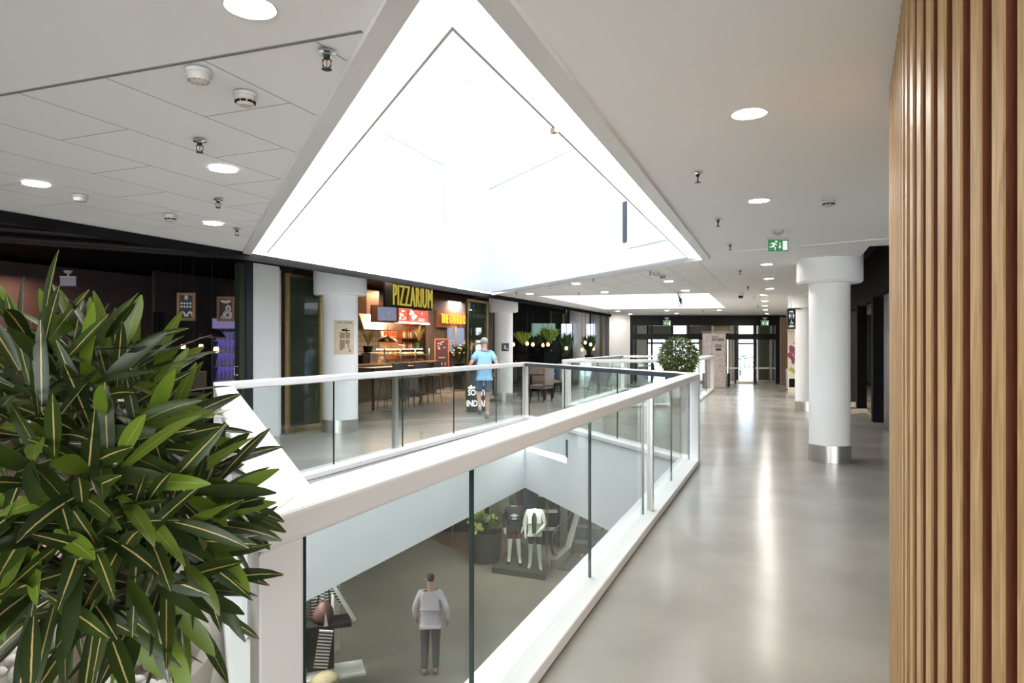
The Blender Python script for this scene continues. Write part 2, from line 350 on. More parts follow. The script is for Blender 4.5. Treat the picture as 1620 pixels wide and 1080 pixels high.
# ---------------- balustrades ----------------
def balustrade(poly, label, joints, dark_side, sides=(0, 1, 2, 3)):
    t = thing('glass_balustrade', label, 'balustrade', (poly[0].x, poly[0].y, 0)); L = (poly[0].x, poly[0].y, 0)
    P_ = [Vector(p) for p in poly]; n = 4
    for i in sides:
        j = (i + 1) % n
        a, b = offset_poly(P_, 0.0), offset_poly(P_, 0.17)
        m = MB(); m.prism([a[i], a[j], b[j], b[i]], 1.13, 1.21); m.build('handrail', M_white, t, L, bevel=0.014, seg=3)
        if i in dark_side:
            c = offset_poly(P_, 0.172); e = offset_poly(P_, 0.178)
            m = MB(); m.prism([c[i], c[j], e[j], e[i]], 1.133, 1.2); x = m.build('handrail_shade', M_darkblue, t, L); x['label'] = 'dark strip standing for shade on the inner face'  # dark strip puts the shade of this rail face into colour
        b = offset_poly(P_, 0.27); m = MB(); m.prism([a[i], a[j], b[j], b[i]], 0.012, 0.08); m.build('sill', M_white, t, L, bevel=0.008)
        # glass
        g0, g1 = offset_poly(P_, 0.115)[i], offset_poly(P_, 0.115)[j]; d = (g1 - g0); Ln = d.length; d.normalize()
        cuts = joints.get(i) or [k * Ln / max(1, round(Ln / 1.75)) for k in range(1, max(1, round(Ln / 1.75)))]
        ends = [0.24] + list(cuts) + [Ln - 0.24]
        if joints.get(i): ends = list(cuts) + [Ln - 0.2]
        for k in range(len(ends) - 1):
            m = MB(); m.seg(g0 + d * (ends[k] + 0.006), g0 + d * (ends[k + 1] - 0.006), 0.05, 1.15, 0.017, 0, 0)
            o = m.build('glass_panel', [M_glass, M_edge], t, L)
            for p in o.data.polygons:
                if abs(p.normal.xy.dot(d)) > 0.9: p.material_index = 1
            if k > 0:
                m = MB(); m.seg(g0 + d * (ends[k] - 0.005), g0 + d * (ends[k] + 0.005), 0.05, 1.15, 0.014); x = m.build('panel_joint', M_edge, t, L)
    for i in range(n):
        c = P_[i]; e1 = (P_[(i + 1) % n] - c).normalized(); e0 = (P_[i - 1] - c).normalized()
        l1 = 0.15 if i != 1 else 0.2; l0 = 0.3 if i == 0 else 0.2
        c = c + (e1 + e0) * 0.006
        m = MB(); m.prism([c, c + e1 * l1, c + e1 * l1 + e0 * l0, c + e0 * l0], 0.0, 1.135); m.build('corner_post', M_white, t, L, bevel=0.008)
    return t
g0 = offset_poly(OPEN1, 0.115)
dBC = (g0[1] - g0[0]).normalized()
def tBC(Y): return (Y - g0[0].y) / dBC.y
def cutpx(i, px):
    a, d = g0[i], (g0[(i + 1) % 4] - g0[i]).normalized(); s = (px - CX) / FPX
    return (isect(Vector((0, 0)), Vector((s, 1)).normalized(), a, d) - a).dot(d)
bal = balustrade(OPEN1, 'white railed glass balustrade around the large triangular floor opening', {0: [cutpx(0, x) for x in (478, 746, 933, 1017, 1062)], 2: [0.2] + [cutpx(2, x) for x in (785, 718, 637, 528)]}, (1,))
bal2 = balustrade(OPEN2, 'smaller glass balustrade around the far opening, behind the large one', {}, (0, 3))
p = g0[0] + dBC * cutpx(0, 1022); q = p + dBC * 0.06
if True:
    m = MB(); m.seg(p, q, 0.08, 1.135, 0.05, -0.035)
    m.build('mid_post', M_steel, bal, (B.x, B.y, 0))['label'] = 'brushed steel intermediate post'
gA = g0[3] + (g0[2] - g0[3]) * 0.0
dAD = (g0[2] - g0[3]).normalized(); s = (626 - 810) / 1080
pp = isect(Vector((0, 0)), Vector((s, 1)).normalized(), g0[3], dAD)
m = MB(); m.seg(pp, pp + dAD * 0.1, 0.08, 1.135, 0.05, 0.04); m.build('mid_post', M_steel, bal, (B.x, B.y, 0))

# ---------------- columns ----------------
def column(name, x, y, r, rc, zc, label):
    t = thing(name, label, 'column', (x, y, 0)); t['kind'] = 'structure'
    m = MB(); m.lathe([(r, 0.22), (r, zc + 0.02)], n=64); m.build('shaft', M_col, t, smooth=True)
    m = MB(); m.lathe([(r, zc), (rc - 0.03, zc), (rc, zc + 0.03), (rc, 3.2)], n=64); m.build('capital', M_col, t, smooth=True)
    m = MB(); m.lathe([(r + 0.006, 0.0), (r + 0.006, 0.225), (r - 0.01, 0.228)], n=64); m.build('plinth_band', M_steel, t, smooth=True)['label'] = 'brushed steel base band'
    return t
column('column', 4.38, 9.42, 0.262, 0.42, 2.43, 'nearest round white column on the right of the walkway')
column('column', 7.1, 16.45, 0.262, 0.42, 2.43, 'second round white column on the right, behind the nearest one')
column('column', -3.17, 12.6, 0.32, 0.48, 2.49, 'thick round white column with a paper poster, left of the counter shop')
column('column', -0.24, 19.3, 0.262, 0.41, 2.49, 'round column with a small dark plate, behind the person in light blue')
column('column', 2.6, 26.3, 0.262, 0.38, 2.40, 'farthest round column on the left, by the rear shop')

# ---------------- slatted wood wall ----------------
M_oak = woodmat('oak_slats', (0.42, 0.26, 0.105), (0.64, 0.43, 0.205), 0.45)
M_redb = mat('red_backing', (0.3, 0.01, 0.03), 0.6, var=0.1)
pts = []
R_, cxx, cyy = 1.3, 2.476, 1.72; pitch = 0.078
a = math.radians(-75)
while a < math.radians(26.6):
    pts.append((Vector((cxx - R_ * math.cos(a), cyy + R_ * math.sin(a))), Vector((math.sin(a), math.cos(a))))); a += pitch / R_
e = Vector((0.5, 1)).normalized(); q = pts[-1][0].copy()
while q.y < 3.06: q = q + e * pitch; pts.append((q.copy(), e.copy()))
e2 = Vector((0.8, 0.6)).normalized()
for k in range(3): e3 = (e * (2 - k) + e2 * (k + 1)).normalized(); q = q + e3 * pitch; pts.append((q.copy(), e3.copy()))
for k in range(14): q = q + e2 * pitch; pts.append((q.copy(), e2.copy()))
m = MB(); m2 = MB()
for q, t in pts:
    nn = Vector((t.y, -t.x))     # into the wall
    h = t * 0.018
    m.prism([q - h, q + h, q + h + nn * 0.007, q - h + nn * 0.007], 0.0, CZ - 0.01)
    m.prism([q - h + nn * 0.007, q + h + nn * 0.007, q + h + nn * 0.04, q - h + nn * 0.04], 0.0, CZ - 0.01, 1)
back = [q + Vector((t.y, -t.x)) * 0.04 for q, t in pts]
for i in range(len(back) - 1): m2.wallquad(back[i], back[i + 1], 0, CZ)
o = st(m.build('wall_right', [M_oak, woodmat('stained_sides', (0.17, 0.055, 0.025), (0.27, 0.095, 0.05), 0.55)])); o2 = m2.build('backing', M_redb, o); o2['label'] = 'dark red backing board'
# ---------------- ceiling fixtures ----------------
def make_downlight():
    t = thing('downlight', 'x', 'downlight', (0, 0, 0))
    m = MB(); m.lathe([(0.076, 0.004), (0.086, 0.0), (0.088, 0.006), (0.076, 0.012)], n=32, cap=False); m.build('trim_ring', M_grey, t, smooth=True)
    m = MB(); m.lathe([(0.0, 0.004), (0.077, 0.004), (0.077, 0.011), (0.0, 0.011)], n=32, cap=False); m.build('diffuser', M_lamp, t)
    return t
DL = [(396, 10, 'large round downlight on the plain ceiling at the top edge above the plant'),
 (353, 265, 'round downlight on the tiled ceiling, second sprinkler beside it, nearest the skylight edge'),
 (57, 289, 'round downlight at the far left of the tiled ceiling, left of the smoke detectors'),
 (337, 352, 'round downlight on the tiled ceiling close to the dark restaurant front'),
 (1185, 179, 'nearest round downlight on the smooth ceiling right of the skylight'),
 (1201, 317, 'second round downlight right of the skylight, in front of the green exit sign'),
 (1213, 418, 'third downlight of the right row, just behind the green exit sign'),
 (1216, 440.5, 'fourth downlight of the right row, beside the capital of the nearest right column'),
 (1218, 456.5, 'fifth downlight of the right row above the walkway'), (1208, 466.5, 'downlight of the right row next to the dome camera'),
 (1210, 476, ''), (1210, 483.5, ''), (1211, 490, ''), (1213, 496, ''),
 (1025, 423.5, 'downlight just beyond the right corner of the large skylight, beside a sprinkler'), (1058, 444.5, 'downlight beyond the large skylight, right of the pair of detectors'),
 (1084, 459, 'downlight in front of the near edge of the rear skylight, right of the dangling cable'), (911, 448, 'downlight on the tiled ceiling between the two skylights, behind the large one'),
 (956.5, 461.5, 'downlight close to the near edge of the rear skylight, left of the dangling cable'), (838, 464, 'downlight near the left soffit, above the round column with the small plate'),
 (862, 480, ''), (897, 487, ''), (977.5, 492, ''), (997, 496.5, ''), (1014, 499, ''), (1055, 491, ''), (1070, 495.5, ''), (1082, 499.5, ''), (1138, 490.5, ''), (1151.5, 499, '')]
d0 = make_downlight()
for i, (x, y, l) in enumerate(DL):
    p = CL(x, y); loc = (p.x, p.y, CZ - (0.016 if (470 > x or 820 < x < 1100) and y > 100 and y < 465 else 0.006))
    lab, grp = (l, 'downlights in the upper ceiling') if l else ('small distant round downlight in the far ceiling past the rear skylight', 'far downlights')
    if i == 0: d0.location = loc; d0['label'] = lab; d0['group'] = grp
    else: dup(d0, loc, None, lab, grp)
def make_sprinkler():
    t = thing('ceiling_sprinkler', 'x', 'sprinkler')
    m = MB(); m.lathe([(0.0, 0.0), (0.034, -0.002), (0.036, -0.008), (0.02, -0.01), (0.016, -0.016), (0.0, -0.016)], n=24, cap=False); m.build('rosette', M_chrome, t, smooth=True)
    m = MB(); m.lathe([(0.013, -0.014), (0.013, -0.028), (0.008, -0.032)], n=12)
    for sgn in (-1, 1): m.tube([(sgn * 0.008, 0, -0.026), (sgn * 0.017, 0, -0.036), (sgn * 0.016, 0, -0.056), (sgn * 0.004, 0, -0.068)], 0.0032, 6)
    m.build('frame', M_dark, t, smooth=True)
    m = MB(); m.lathe([(0.002, -0.03), (0.0022, -0.06)], n=8); m.build('bulb', mat('red_glass', (0.3, 0.03, 0.02), 0.1), t)
    m = MB(); m.lathe([(0.004, -0.064), (0.02, -0.069), (0.02, -0.071), (0.004, -0.072)], n=16); m.build('deflector', M_dark, t, smooth=True)
    return t
SP = [(517, 78, 'largest chrome sprinkler head, beside the left edge of the skylight under the joint line'), (316, 219, 'sprinkler head on the tiled ceiling above the downlight near the skylight'),
 (345, 313, 'sprinkler head on the tiled ceiling above the downlight nearest the restaurant'), (375, 360, 'small sprinkler head by the far left corner of the skylight'),
 (1104, 272, 'nearest sprinkler head right of the large skylight'), (1136, 346, 'second sprinkler head right of the large skylight'), (1155, 386, 'sprinkler head to the left of the green exit sign'),
 (1171, 427, 'sprinkler head just past the exit sign, left of the third downlight'), (1183, 453, 'sprinkler head in front of the dome camera'), (1029, 427, 'sprinkler head beside the two detectors beyond the skylight corner'),
 (939, 438, 'sprinkler head behind the far edge of the large skylight, in the middle'), (870, 450, 'sprinkler head behind the far edge of the large skylight, towards the left shops'), (916, 462, 'sprinkler head near the near edge of the rear skylight'),
 (817, 461, ''), (828, 473, ''), (1192, 468, ''), (1199, 483, ''), (963, 493, ''), (1112, 491, '')]
s0 = make_sprinkler()
for i, (x, y, l) in enumerate(SP):
    p = CL(x, y); loc = (p.x, p.y, CZ - (0.009 if (600 > x or 820 < x < 1100) and y < 465 else 0.0)); g = 'ceiling sprinklers' if l else 'far sprinklers'; l = l or 'tiny distant sprinkler head in the far ceiling'
    if i == 0: s0.location = loc; s0['label'] = l; s0['group'] = g
    else: dup(s0, loc, 0.3 * i, l, g)
def make_detector(slots):
    t = thing('smoke_detector', 'x', 'detector')
    m = MB(); m.lathe([(0.0, 0), (0.052, 0), (0.052, -0.014), (0.046, -0.018)], n=32); m.build('mount', M_grey, t, smooth=True)
    m = MB(); m.lathe([(0.05, -0.016), (0.05, -0.028), (0.042, -0.046), (0.02, -0.054), (0.0, -0.055)] if not slots else [(0.05, -0.016), (0.049, -0.03), (0.044, -0.036), (0.036, -0.036), (0.036, -0.044), (0.04, -0.047), (0.03, -0.056), (0.0, -0.057)], n=32, cap=False)
    m.build('housing', mat('ivory_plastic', (0.5, 0.47, 0.42), 0.5, var=0.03), t, smooth=True)
    m = MB()
    for k in range(9 if slots else 12):
        a = 2 * math.pi * k / (9 if slots else 12); r = 0.042 if slots else 0.04
        m.box((r * math.cos(a), r * math.sin(a), -0.041 if slots else -0.047), (0.007, 0.02, 0.008) if slots else (0.003, 0.008, 0.002), a)
    m.build('slot', M_black, t)
    return t
DT = [(314, 108, 0, 'round plain detector nearest the joint line on the tiled ceiling'), (388, 145, 1, 'round detector with black slots, right of the plain one'), (127, 307, 0, 'flat plain detector between two downlights at the left of the tiled ceiling'),
 (270, 338, 1, 'small detector with black slots near the restaurant front'), (1311, 315, 1, 'small detector with black slots on the ceiling above the nearest right column'), (1038, 430, 0, 'distant plain detector beyond the skylight corner'), (1048, 434, 1, 'distant slotted detector right beside the plain one beyond the skylight corner')]
protos = {}
for x, y, k, l in DT:
    p = CL(x, y); loc = (p.x, p.y, CZ - (0.009 if x < 1100 else 0))
    if k not in protos: protos[k] = make_detector(k); protos[k].location = loc; protos[k]['label'] = l; protos[k]['group'] = 'ceiling detectors'
    else: dup(protos[k], loc, None, l, 'ceiling detectors')
# dome camera
p = CL(1172, 463); t = thing('dome_camera', 'white ceiling camera with a black dome above the walkway', 'camera', (p.x, p.y, CZ))
m = MB(); m.lathe([(0.075, 0), (0.075, -0.05), (0.06, -0.07)], n=24); m.build('housing', M_white, t, smooth=True)
m = MB(); m.lathe([(0.06, -0.06), (0.055, -0.1), (0.03, -0.125), (0.0, -0.13)], n=24, cap=False); m.build('dome', mat('black_gloss', (0.01, 0.01, 0.012), 0.08), t, smooth=True)
# exit sign
M_green = mat('exit_green', (0.02, 0.25, 0.09), 0.4, emit=(0.02, 0.35, 0.1), estr=0.03)
M_sigw = mat('sign_white', (0.8, 0.85, 0.8), 0.5, emit=(0.9, 1, 0.9), estr=0.1)
def exit_sign(loc, yaw, s, label, flip=False):
    t = thing('exit_sign', label, 'sign', loc, yaw, 'green exit signs'); t.scale = (s, s, s)
    m = MB(); m.lathe([(0.0, 0), (0.06, 0), (0.05, -0.03), (0.025, -0.045), (0.012, -0.05), (0.012, -0.08), (0.0, -0.08)], n=24, cap=False); m.build('mount', mat('ivory_plastic', (0.5, 0.47, 0.42), 0.5), t, smooth=True)
    m = MB(); m.box((0, 0, -0.087), (0.205, 0.04, 0.02)); m.build('housing', mat('ivory_plastic', (0.5, 0.47, 0.42), 0.5), t)
    m = MB(); m.box((0, 0, -0.155), (0.2, 0.012, 0.12)); m.build('sign_plate', M_green, t)
    m = MB(); y0, y1 = -0.0085, -0.006; zc = -0.155
    def pol(pts, mm=m):
        n = len(pts); vs = [(x, y0, zc + z) for x, z in pts] + [(x, y1, zc + z) for x, z in pts]
        mm.add(vs, [tuple(range(n)), tuple(range(2 * n - 1, n - 1, -1))] + [(i, (i + 1) % n, n + (i + 1) % n, n + i) for i in range(n)])
    pol([(0.045, -0.048), (0.09, -0.048), (0.09, 0.045), (0.045, 0.045)])
    pol([(0.012, 0.03), (0.02, 0.03), (0.02, -0.012), (0.031, -0.012), (0.016, -0.035), (0.001, -0.012), (0.012, -0.012)])
    pol([(-0.03 + 0.011 * math.cos(k * 0.785) + 0.008, 0.038 + 0.011 * math.sin(k * 0.785)) for k in range(8)])
    pol([(-0.07, 0.026), (-0.04, 0.028), (-0.028, 0.016), (-0.012, 0.005), (-0.016, -0.001), (-0.034, 0.008), (-0.045, -0.008), (-0.028, -0.02), (-0.03, -0.05), (-0.038, -0.05), (-0.038, -0.024), (-0.055, -0.012), (-0.062, -0.022), (-0.09, -0.02), (-0.09, -0.012), (-0.068, -0.012), (-0.05, 0.018), (-0.068, 0.016), (-0.076, 0.006), (-0.082, 0.01)])
    m.build('pictogram', M_sigw, t)
    return t
p = CL(1231, 364); exit_sign((p.x, p.y, CZ), 0, 1.0, 'green running man exit sign hanging over the walkway right of the skylight')
exit_sign(tuple(P(1055, 502, 27.0)), 0, 1.5, 'distant green exit sign above the left entrance doors')
exit_sign(tuple(P(1210, 502, 27.0)), 0, 1.5, 'distant green exit sign above the right entrance doors')
q = P(108, 428, 11.5); e_ = exit_sign(tuple(q), 0.2, 1.2, 'pale blank sign box in the dark restaurant, behind the plant tips')
for ch in e_.children:
    if ch.name.startswith('sign_plate'): ch.data.materials[0] = mat('pale_sign', (0.35, 0.35, 0.42), 0.5)
    if ch.name.startswith('pictogram'): bpy.data.objects.remove(ch)
del e_['group']; e_.name = 'sign_box'
# loose cable hanging from rear skylight edge
m = MB()
c0 = CL(1074, 463)
for dx, dz, k in ((-0.06, 0.1, 0), (0.05, 0.08, 1), (-0.02, 0.02, 2)):
    m.tube([(c0.x + dx, c0.y - 0.06, CZ + 0.02), (c0.x + dx * 0.5, c0.y - 0.05, CZ - 0.05), (c0.x, c0.y - 0.05, CZ - 0.14), (c0.x + 0.04 * (k - 1) + 0.02, c0.y - 0.05, CZ - 0.24), (c0.x + 0.03 * k, c0.y - 0.05, CZ - 0.33)], 0.009, 6)
m.lathe([(0.02, -0.12), (0.03, -0.18), (0.02, -0.25)], (c0.x + 0.03, c0.y - 0.05, CZ), 10)
tag(m.build('hanging_cable', M_dark), 'loose dark cables dangling in front of the rear skylight', 'cable')
# skylight details: cove sensor, wall joint lines, recessed window
m = MB(); q = CL(883, 197); m.box((q.x - 0.02, q.y, CZ - 0.03), (0.025, 0.04, 0.03), 0.5); tag(m.build('cove_sensor', mat('tan_plastic', (0.45, 0.33, 0.18), 0.5)), 'tiny brown sensor fixed to the right light strip of the skylight', 'sensor')
# shaft wall trims: vertical and sloping joints
def on_line(px, P0, dirv):   # plan point where the pixel column meets a wall line
    s = (px - CX) / FPX; return isect(Vector((0, 0)), Vector((s, 1)).normalized(), Vector(P0), dirv)
wl = SH[3], (SH[2] - SH[3]).normalized(); wr = SH[2], (SH[1] - SH[2]).normalized()
m = MB(); M_joint = mat('shaft_joint', (0.42, 0.44, 0.46), 0.8)
for (side, px, ya, yb) in ((wl, 620, 218, 325), (wl, 703, 262, 355), (wr, 765, 302, 380), (wr, 824, 280, 340), (wr, 887, 245, 335), (wr, 971, 293, 310)):
    q = on_line(px, *side); za = EYE + (CY - ya) * q.y / FPX; zb = EYE + (CY - yb) * q.y / FPX
    m.seg(q, q + side[1] * 0.02, zb, za, 0.02)
for (side, p0, p1) in ((wr, (768, 302), (910, 234)), (wl, (608, 210), (703, 262))):
    a_ = on_line(p0[0], *side); b_ = on_line(p1[0], *side)
    m.beam((a_.x, a_.y, EYE + (CY - p0[1]) * a_.y / FPX), (b_.x, b_.y, EYE + (CY - p1[1]) * b_.y / FPX), 0.02, 0.02)
st(m.build('trim_6', M_joint))
q = on_line(986, *wr); z1 = EYE + (CY - 320) * q.y / FPX; z0 = EYE + (CY - 384) * q.y / FPX
m = MB(); q2 = on_line(1100, *wr); m.seg(q, q + wr[1] * 0.1, z0, z1, 0.03); st(m.build('window_3', M_darkblue))
m = MB(); m.seg(q + wr[1] * 0.12, q2, z0 - 0.1, z0 + 0.02, 0.03); st(m.build('sun_patch', mat('sun_patch_white', (0.93, 0.93, 0.93), 0.5)))  # patch of sunlight put on the wall as a bright strip
q = on_line(738, *wl); z1 = EYE + (CY - 120) * q.y / FPX
m = MB(); m.box((q.x - 0.05, q.y - 0.1, z1 - 0.05), (0.16, 0.25, 0.2), 0.4); st(m.build('trim_8', M_grey))
# glowing white strip and dark line on the far white fascia
fl = HOLE1[2], (HOLE1[1] - HOLE1[2]).normalized()
a_ = on_line(833, *fl); b_ = on_line(896, *fl)
def zat(q, y): return EYE + (CY - y) * q.y / FPX
m = MB(); m.add([(a_.x, a_.y - 0.01, zat(a_, 712)), (b_.x, b_.y - 0.01, zat(b_, 732)), (b_.x, b_.y - 0.01, zat(b_, 722)), (a_.x, a_.y - 0.01, zat(a_, 705))], [(0, 1, 2, 3)])
m.build('bright_strip', emis('strip_white', (1, 1, 1), 1.5)); tag(bpy.data.objects['bright_strip'], 'narrow bright white strip on the white side of the floor opening', 'light')
m = MB(); m.seg(b_, b_ + fl[1] * 0.06, zat(b_, 723), zat(b_, 695), 0.03); st(m.build('trim_9', M_darkblue))

# ---------------- left shop fronts ----------------
def gl(px): return on_line(px, G2(12.1), V1)
def wallseg(name, a, b, z0, z1, w, m_, off=0.0):
    m = MB(); m.seg(a, b, z0, z1, w, off); return st(m.build(name, m_))
# white blocks
a_, b_ = gl(397), gl(440); m = MB(); m.seg(a_, b_, 0, 2.95, 0.16, 0.05); st(m.build('wall_left', M_col))
c_ = gl(452); m = MB(); m.seg(b_, c_, 0, 2.92, 0.2, 0.2); st(m.build('wall_left', M_col))
# fascia beam
m = MB(); m.seg(gl(-140), gl(895), 3.0, 3.3, 0.25, 0.05); st(m.build('beam_left', M_dark))
m = MB(); m.seg((Fx(-8.5) + 0.02, -8.5), (Fx(YE) + 0.02, YE), 2.66, 2.755, 0.03, 0.02); st(m.build('trim_10', M_black))
# folded glazed screens with brass frames
def glazed_screen(x0, x1, label, ab=None):
    a, b = ab or (gl(x0), gl(x1)); L = (b - a).length
    t = thing('glazed_screen', label, 'glass screen', (a.x, a.y, 0), YAW1, 'brass framed glazed screens')
    m = MB()
    for x in (0.03, L - 0.03): m.box((x, 0, 1.43), (0.06, 0.07, 2.86))
    m.box((L / 2, 0, 2.83), (L - 0.12, 0.07, 0.06)); m.box((L / 2, 0, 0.05), (L - 0.12, 0.07, 0.1))
    m.build('frame', M_brass, t, bevel=0.003)
    m = MB(); m.box((L / 2, 0, 1.45), (L - 0.12, 0.012, 2.7)); m.build('pane', glassmat('grey_glass', (0.7, 0.74, 0.7), 0.8), t)
    m = MB(); m.box((L / 2, 0.03, 1.45), (L - 0.12, 0.012, 2.7)); m.build('pane', mat('smoked_pane', (0.2, 0.21, 0.18), 0.22, var=0.35, scale=0.8), t)
    return t
glazed_screen(453, 508, 'tall brass framed dark glass screen beside the white wall block')
glazed_screen(738, 771, 'tall brass framed glass screen right of the glowing yellow sign')
glazed_screen(871, 892, 'brass framed glass screen in the third shop front')
glazed_screen(0, 0, 'narrow brass framed glass screen at the farthest left shop', ab=(P(950, 0, 26.4).xy, P(962, 0, 26.9).xy))
m = MB(); m.seg(gl(375), gl(384), 0, 2.9, 0.1, 0); st(m.build('trim_11', mat('green_black', (0.02, 0.03, 0.015), 0.6)))
m = MB(); m.seg(gl(385), gl(396), 0, 2.95, 0.2, 0.04); st(m.build('trim_12', mat('navy_black', (0.012, 0.017, 0.028), 0.4)))
m = MB(); m.tube([(0, 0, 0), (-0.04, -0.05, 0), (-0.04, -0.05, 0.14), (0, 0, 0.14)], 0.008); o = m.build('door_handle', M_chrome); q = gl(379); o.location = (q.x, q.y - 0.06, 1.1); tag(o, 'small chrome pull handle on the green black door edge of the restaurant', 'handle')
# dividing walls, rear walls and end wall of shops (perpendicular to the front)
M_int = mat('shop_dark_wall', (0.05, 0.045, 0.045), 0.8, var=0.2, scale=2)
M_purp = mat('shop_plum_wall', (0.07, 0.05, 0.055), 0.8, var=0.15, scale=1)
def perp(px, d0, d1, z1, m_, name='wall_shop'):
    a = gl(px); m = MB(); m.seg(a - N1 * d0, a - N1 * d1, 0, z1, 0.12); return st(m.build(name, m_))
a_ = gl(443); m = MB(); m.seg(a_ + Vector((0, 0.5)), a_ + Vector((-0.375, 1)) * 7.5, 0, 3.3, 0.12); st(m.build('wall_shop', M_int)); m = MB(); m.seg(gl(785) - N1 * 0.4 + Vector((0.3, 0.2)), Vector((-0.75, 27.6)), 0, 3.45, 0.12); st(m.build('wall_shop', M_int))
a_ = G2(-3, 7.5); b_ = G2(17.5, 7.5); m = MB(); m.seg(a_, b_, 0, 3.4, 0.1); st(m.build('wall_restaurant', M_purp))
a_ = G2(14.5, 6.2); b_ = G2(24, 6.2); m = MB(); m.seg(a_, b_, 0, 3.4, 0.1); st(m.build('wall_counter_shop', M_int))
a_ = Vector((-6, 27.6)); b_ = P(950, 0, 27.6).xy; m = MB(); m.seg(a_, b_, 0, 3.45, 0.1); st(m.build('wall_garden_shop', M_int))
m = MB(); m.prism([P(964, 0, 26.6).xy, P(997, 0, 27.3).xy, P(997, 0, 27.9).xy, P(950, 0, 27.9).xy], 0, 2.76); st(m.build('wall_left', M_col))
# ducts and pipes under black void
m = MB()
for k in range(7):
    a_ = G2(2 + 1.2 * k, 0.6 + 0.7 * (k % 3)); m.tube([(a_.x - 5, a_.y - 1.5, 3.25 - 0.03 * (k % 4)), (a_.x + 4, a_.y + 5, 3.2)], 0.045, 8)
tag(m.build('ceiling_pipework', mat('dark_pipe', (0.05, 0.05, 0.055), 0.4, 0.5)), 'dark pipes running under the black ceiling of the left shops', 'pipes')['kind'] = 'stuff'
# restaurant: framed posters, pendants, fridge, bar tables, stools
M_wood = woodmat('warm_wood', (0.25, 0.12, 0.05), (0.42, 0.22, 0.1), 0.5)
M_posterd = mat('poster_dark', (0.035, 0.03, 0.035), 0.5)
M_posterw = mat('poster_cream', (0.75, 0.72, 0.66), 0.6)
M_warm = emis('warm_lamp', (1.0, 0.62, 0.3), 9)
def hang_frame(px0, px1, py0, py1, Y, label, variant):
    a = P(px0, py0, Y); b = P(px1, py1, Y); c = (a + b) / 2; w_, h_ = b.x - a.x, a.z - b.z
    t = thing('hanging_poster', label, 'poster', (c.x, c.y, b.z), 0.12, 'framed posters hung in the restaurant')
    m = MB()
    for x in (-w_ / 2 + 0.025, w_ / 2 - 0.025): m.box((x, 0, h_ / 2), (0.05, 0.05, h_))
    for z in (0.025, h_ - 0.025): m.box((0, 0, z), (w_ - 0.1, 0.05, 0.05))
    m.build('frame', M_wood, t)
    m = MB(); m.box((0, 0, h_ / 2), (w_ - 0.1, 0.02, h_ - 0.1)); m.build('print', M_posterd, t)
    m = MB(); k = 16
    def blob(cx, cz, rx, rz, a0, a1, th):
        pts = [(cx + rx * math.cos(a0 + (a1 - a0) * i / k), cz + rz * math.sin(a0 + (a1 - a0) * i / k)) for i in range(k + 1)]
        inn = [(cx + (rx - th) * math.cos(a0 + (a1 - a0) * i / k), cz + (rz - th) * math.sin(a0 + (a1 - a0) * i / k)) for i in range(k + 1)]
        for i in range(k): m.add([(pts[i][0], -0.013, pts[i][1]), (pts[i + 1][0], -0.013, pts[i + 1][1]), (inn[i + 1][0], -0.013, inn[i + 1][1]), (inn[i][0], -0.013, inn[i][1])], [(0, 1, 2, 3)])
    if variant == 0:
        blob(-w_ * 0.2, h_ * 0.1, w_ * 0.22, h_ * 0.24, 0.2, 2.9, 0.035); blob(w_ * 0.2, h_ * 0.1, w_ * 0.2, h_ * 0.24, 0.2, 2.9, 0.035)
        for i in range(8): blob(-w_ * 0.25 + w_ * 0.16 * (i % 4), h_ * (0.5 + 0.12 * (i // 4)), 0.02, 0.02, 0, 6.28, 0.019)
        blob(0, h_ * 0.83, 0.03, 0.045, 0, 6.28, 0.028)
    else:
        blob(0, h_ * 0.86, w_ * 0.32, h_ * 0.14, 3.2, 6.2, 0.06); blob(w_ * 0.1, h_ * 0.25, w_ * 0.28, h_ * 0.2, 0, 6.28, w_ * 0.2); blob(w_ * 0.14, h_ * 0.5, w_ * 0.16, h_ * 0.16, 0, 6.28, w_ * 0.12)
        blob(-w_ * 0.16, h_ * 0.16, w_ * 0.16, h_ * 0.06, 0, 6.28, 0.05)
    m.build('art_print', M_posterw, t)
    m = MB()
    for x in (-w_ * 0.3, w_ * 0.3): m.tube([(x, 0, h_), (x, 0, 3.45 - b.z)], 0.006, 6)
    m.build('wire', M_dark, t)
hang_frame(281, 309, 463, 507, 12.4, 'left framed dark poster with white curved shapes hanging in the restaurant', 0)
hang_frame(344, 371, 469, 508, 13.4, 'right framed poster with large cream shapes hanging in the restaurant', 1)
def pendant(px, py, Y, r, label, mt=None, lit=True, group='dome pendant lamps'):
    c = P(px, py, Y); t = thing('pendant_lamp', label, 'pendant lamp', tuple(c), 0, group)
    m = MB(); m.lathe([(0.03, r * 0.75), (r * 0.35, r * 0.62), (r * 0.8, r * 0.42), (r, r * 0.1), (r * 0.99, 0), (r * 0.93, 0), (r * 0.7, r * 0.36), (0.02, r * 0.6)], n=32, cap=False); m.build('lamp_shade', mt or mat('bronze_dark', (0.06, 0.04, 0.035), 0.4, 0.6), t, smooth=True)
    m = MB(); m.tube([(0, 0, r * 0.7), (0, 0, 3.45 - c.z)], 0.006, 6); m.build('cord', M_dark, t)
    if lit: m = MB(); m.lathe([(0.0, r * 0.12), (r * 0.5, r * 0.14), (r * 0.5, r * 0.2), (0.0, r * 0.2)], n=24, cap=False); m.build('bulb', emis('pendant_glow', (1, 0.75, 0.5), 12), t)
    return t
pendant(335.5, 534, 11.6, 0.21, 'wide dark dome pendant lamp in the restaurant, right of the smaller one')
pendant(307, 542, 13.2, 0.12, 'small dark dome pendant lamp in the restaurant, left of the wide one')
pendant(667, 541, 18.0, 0.0, '', lit=False) if False else None
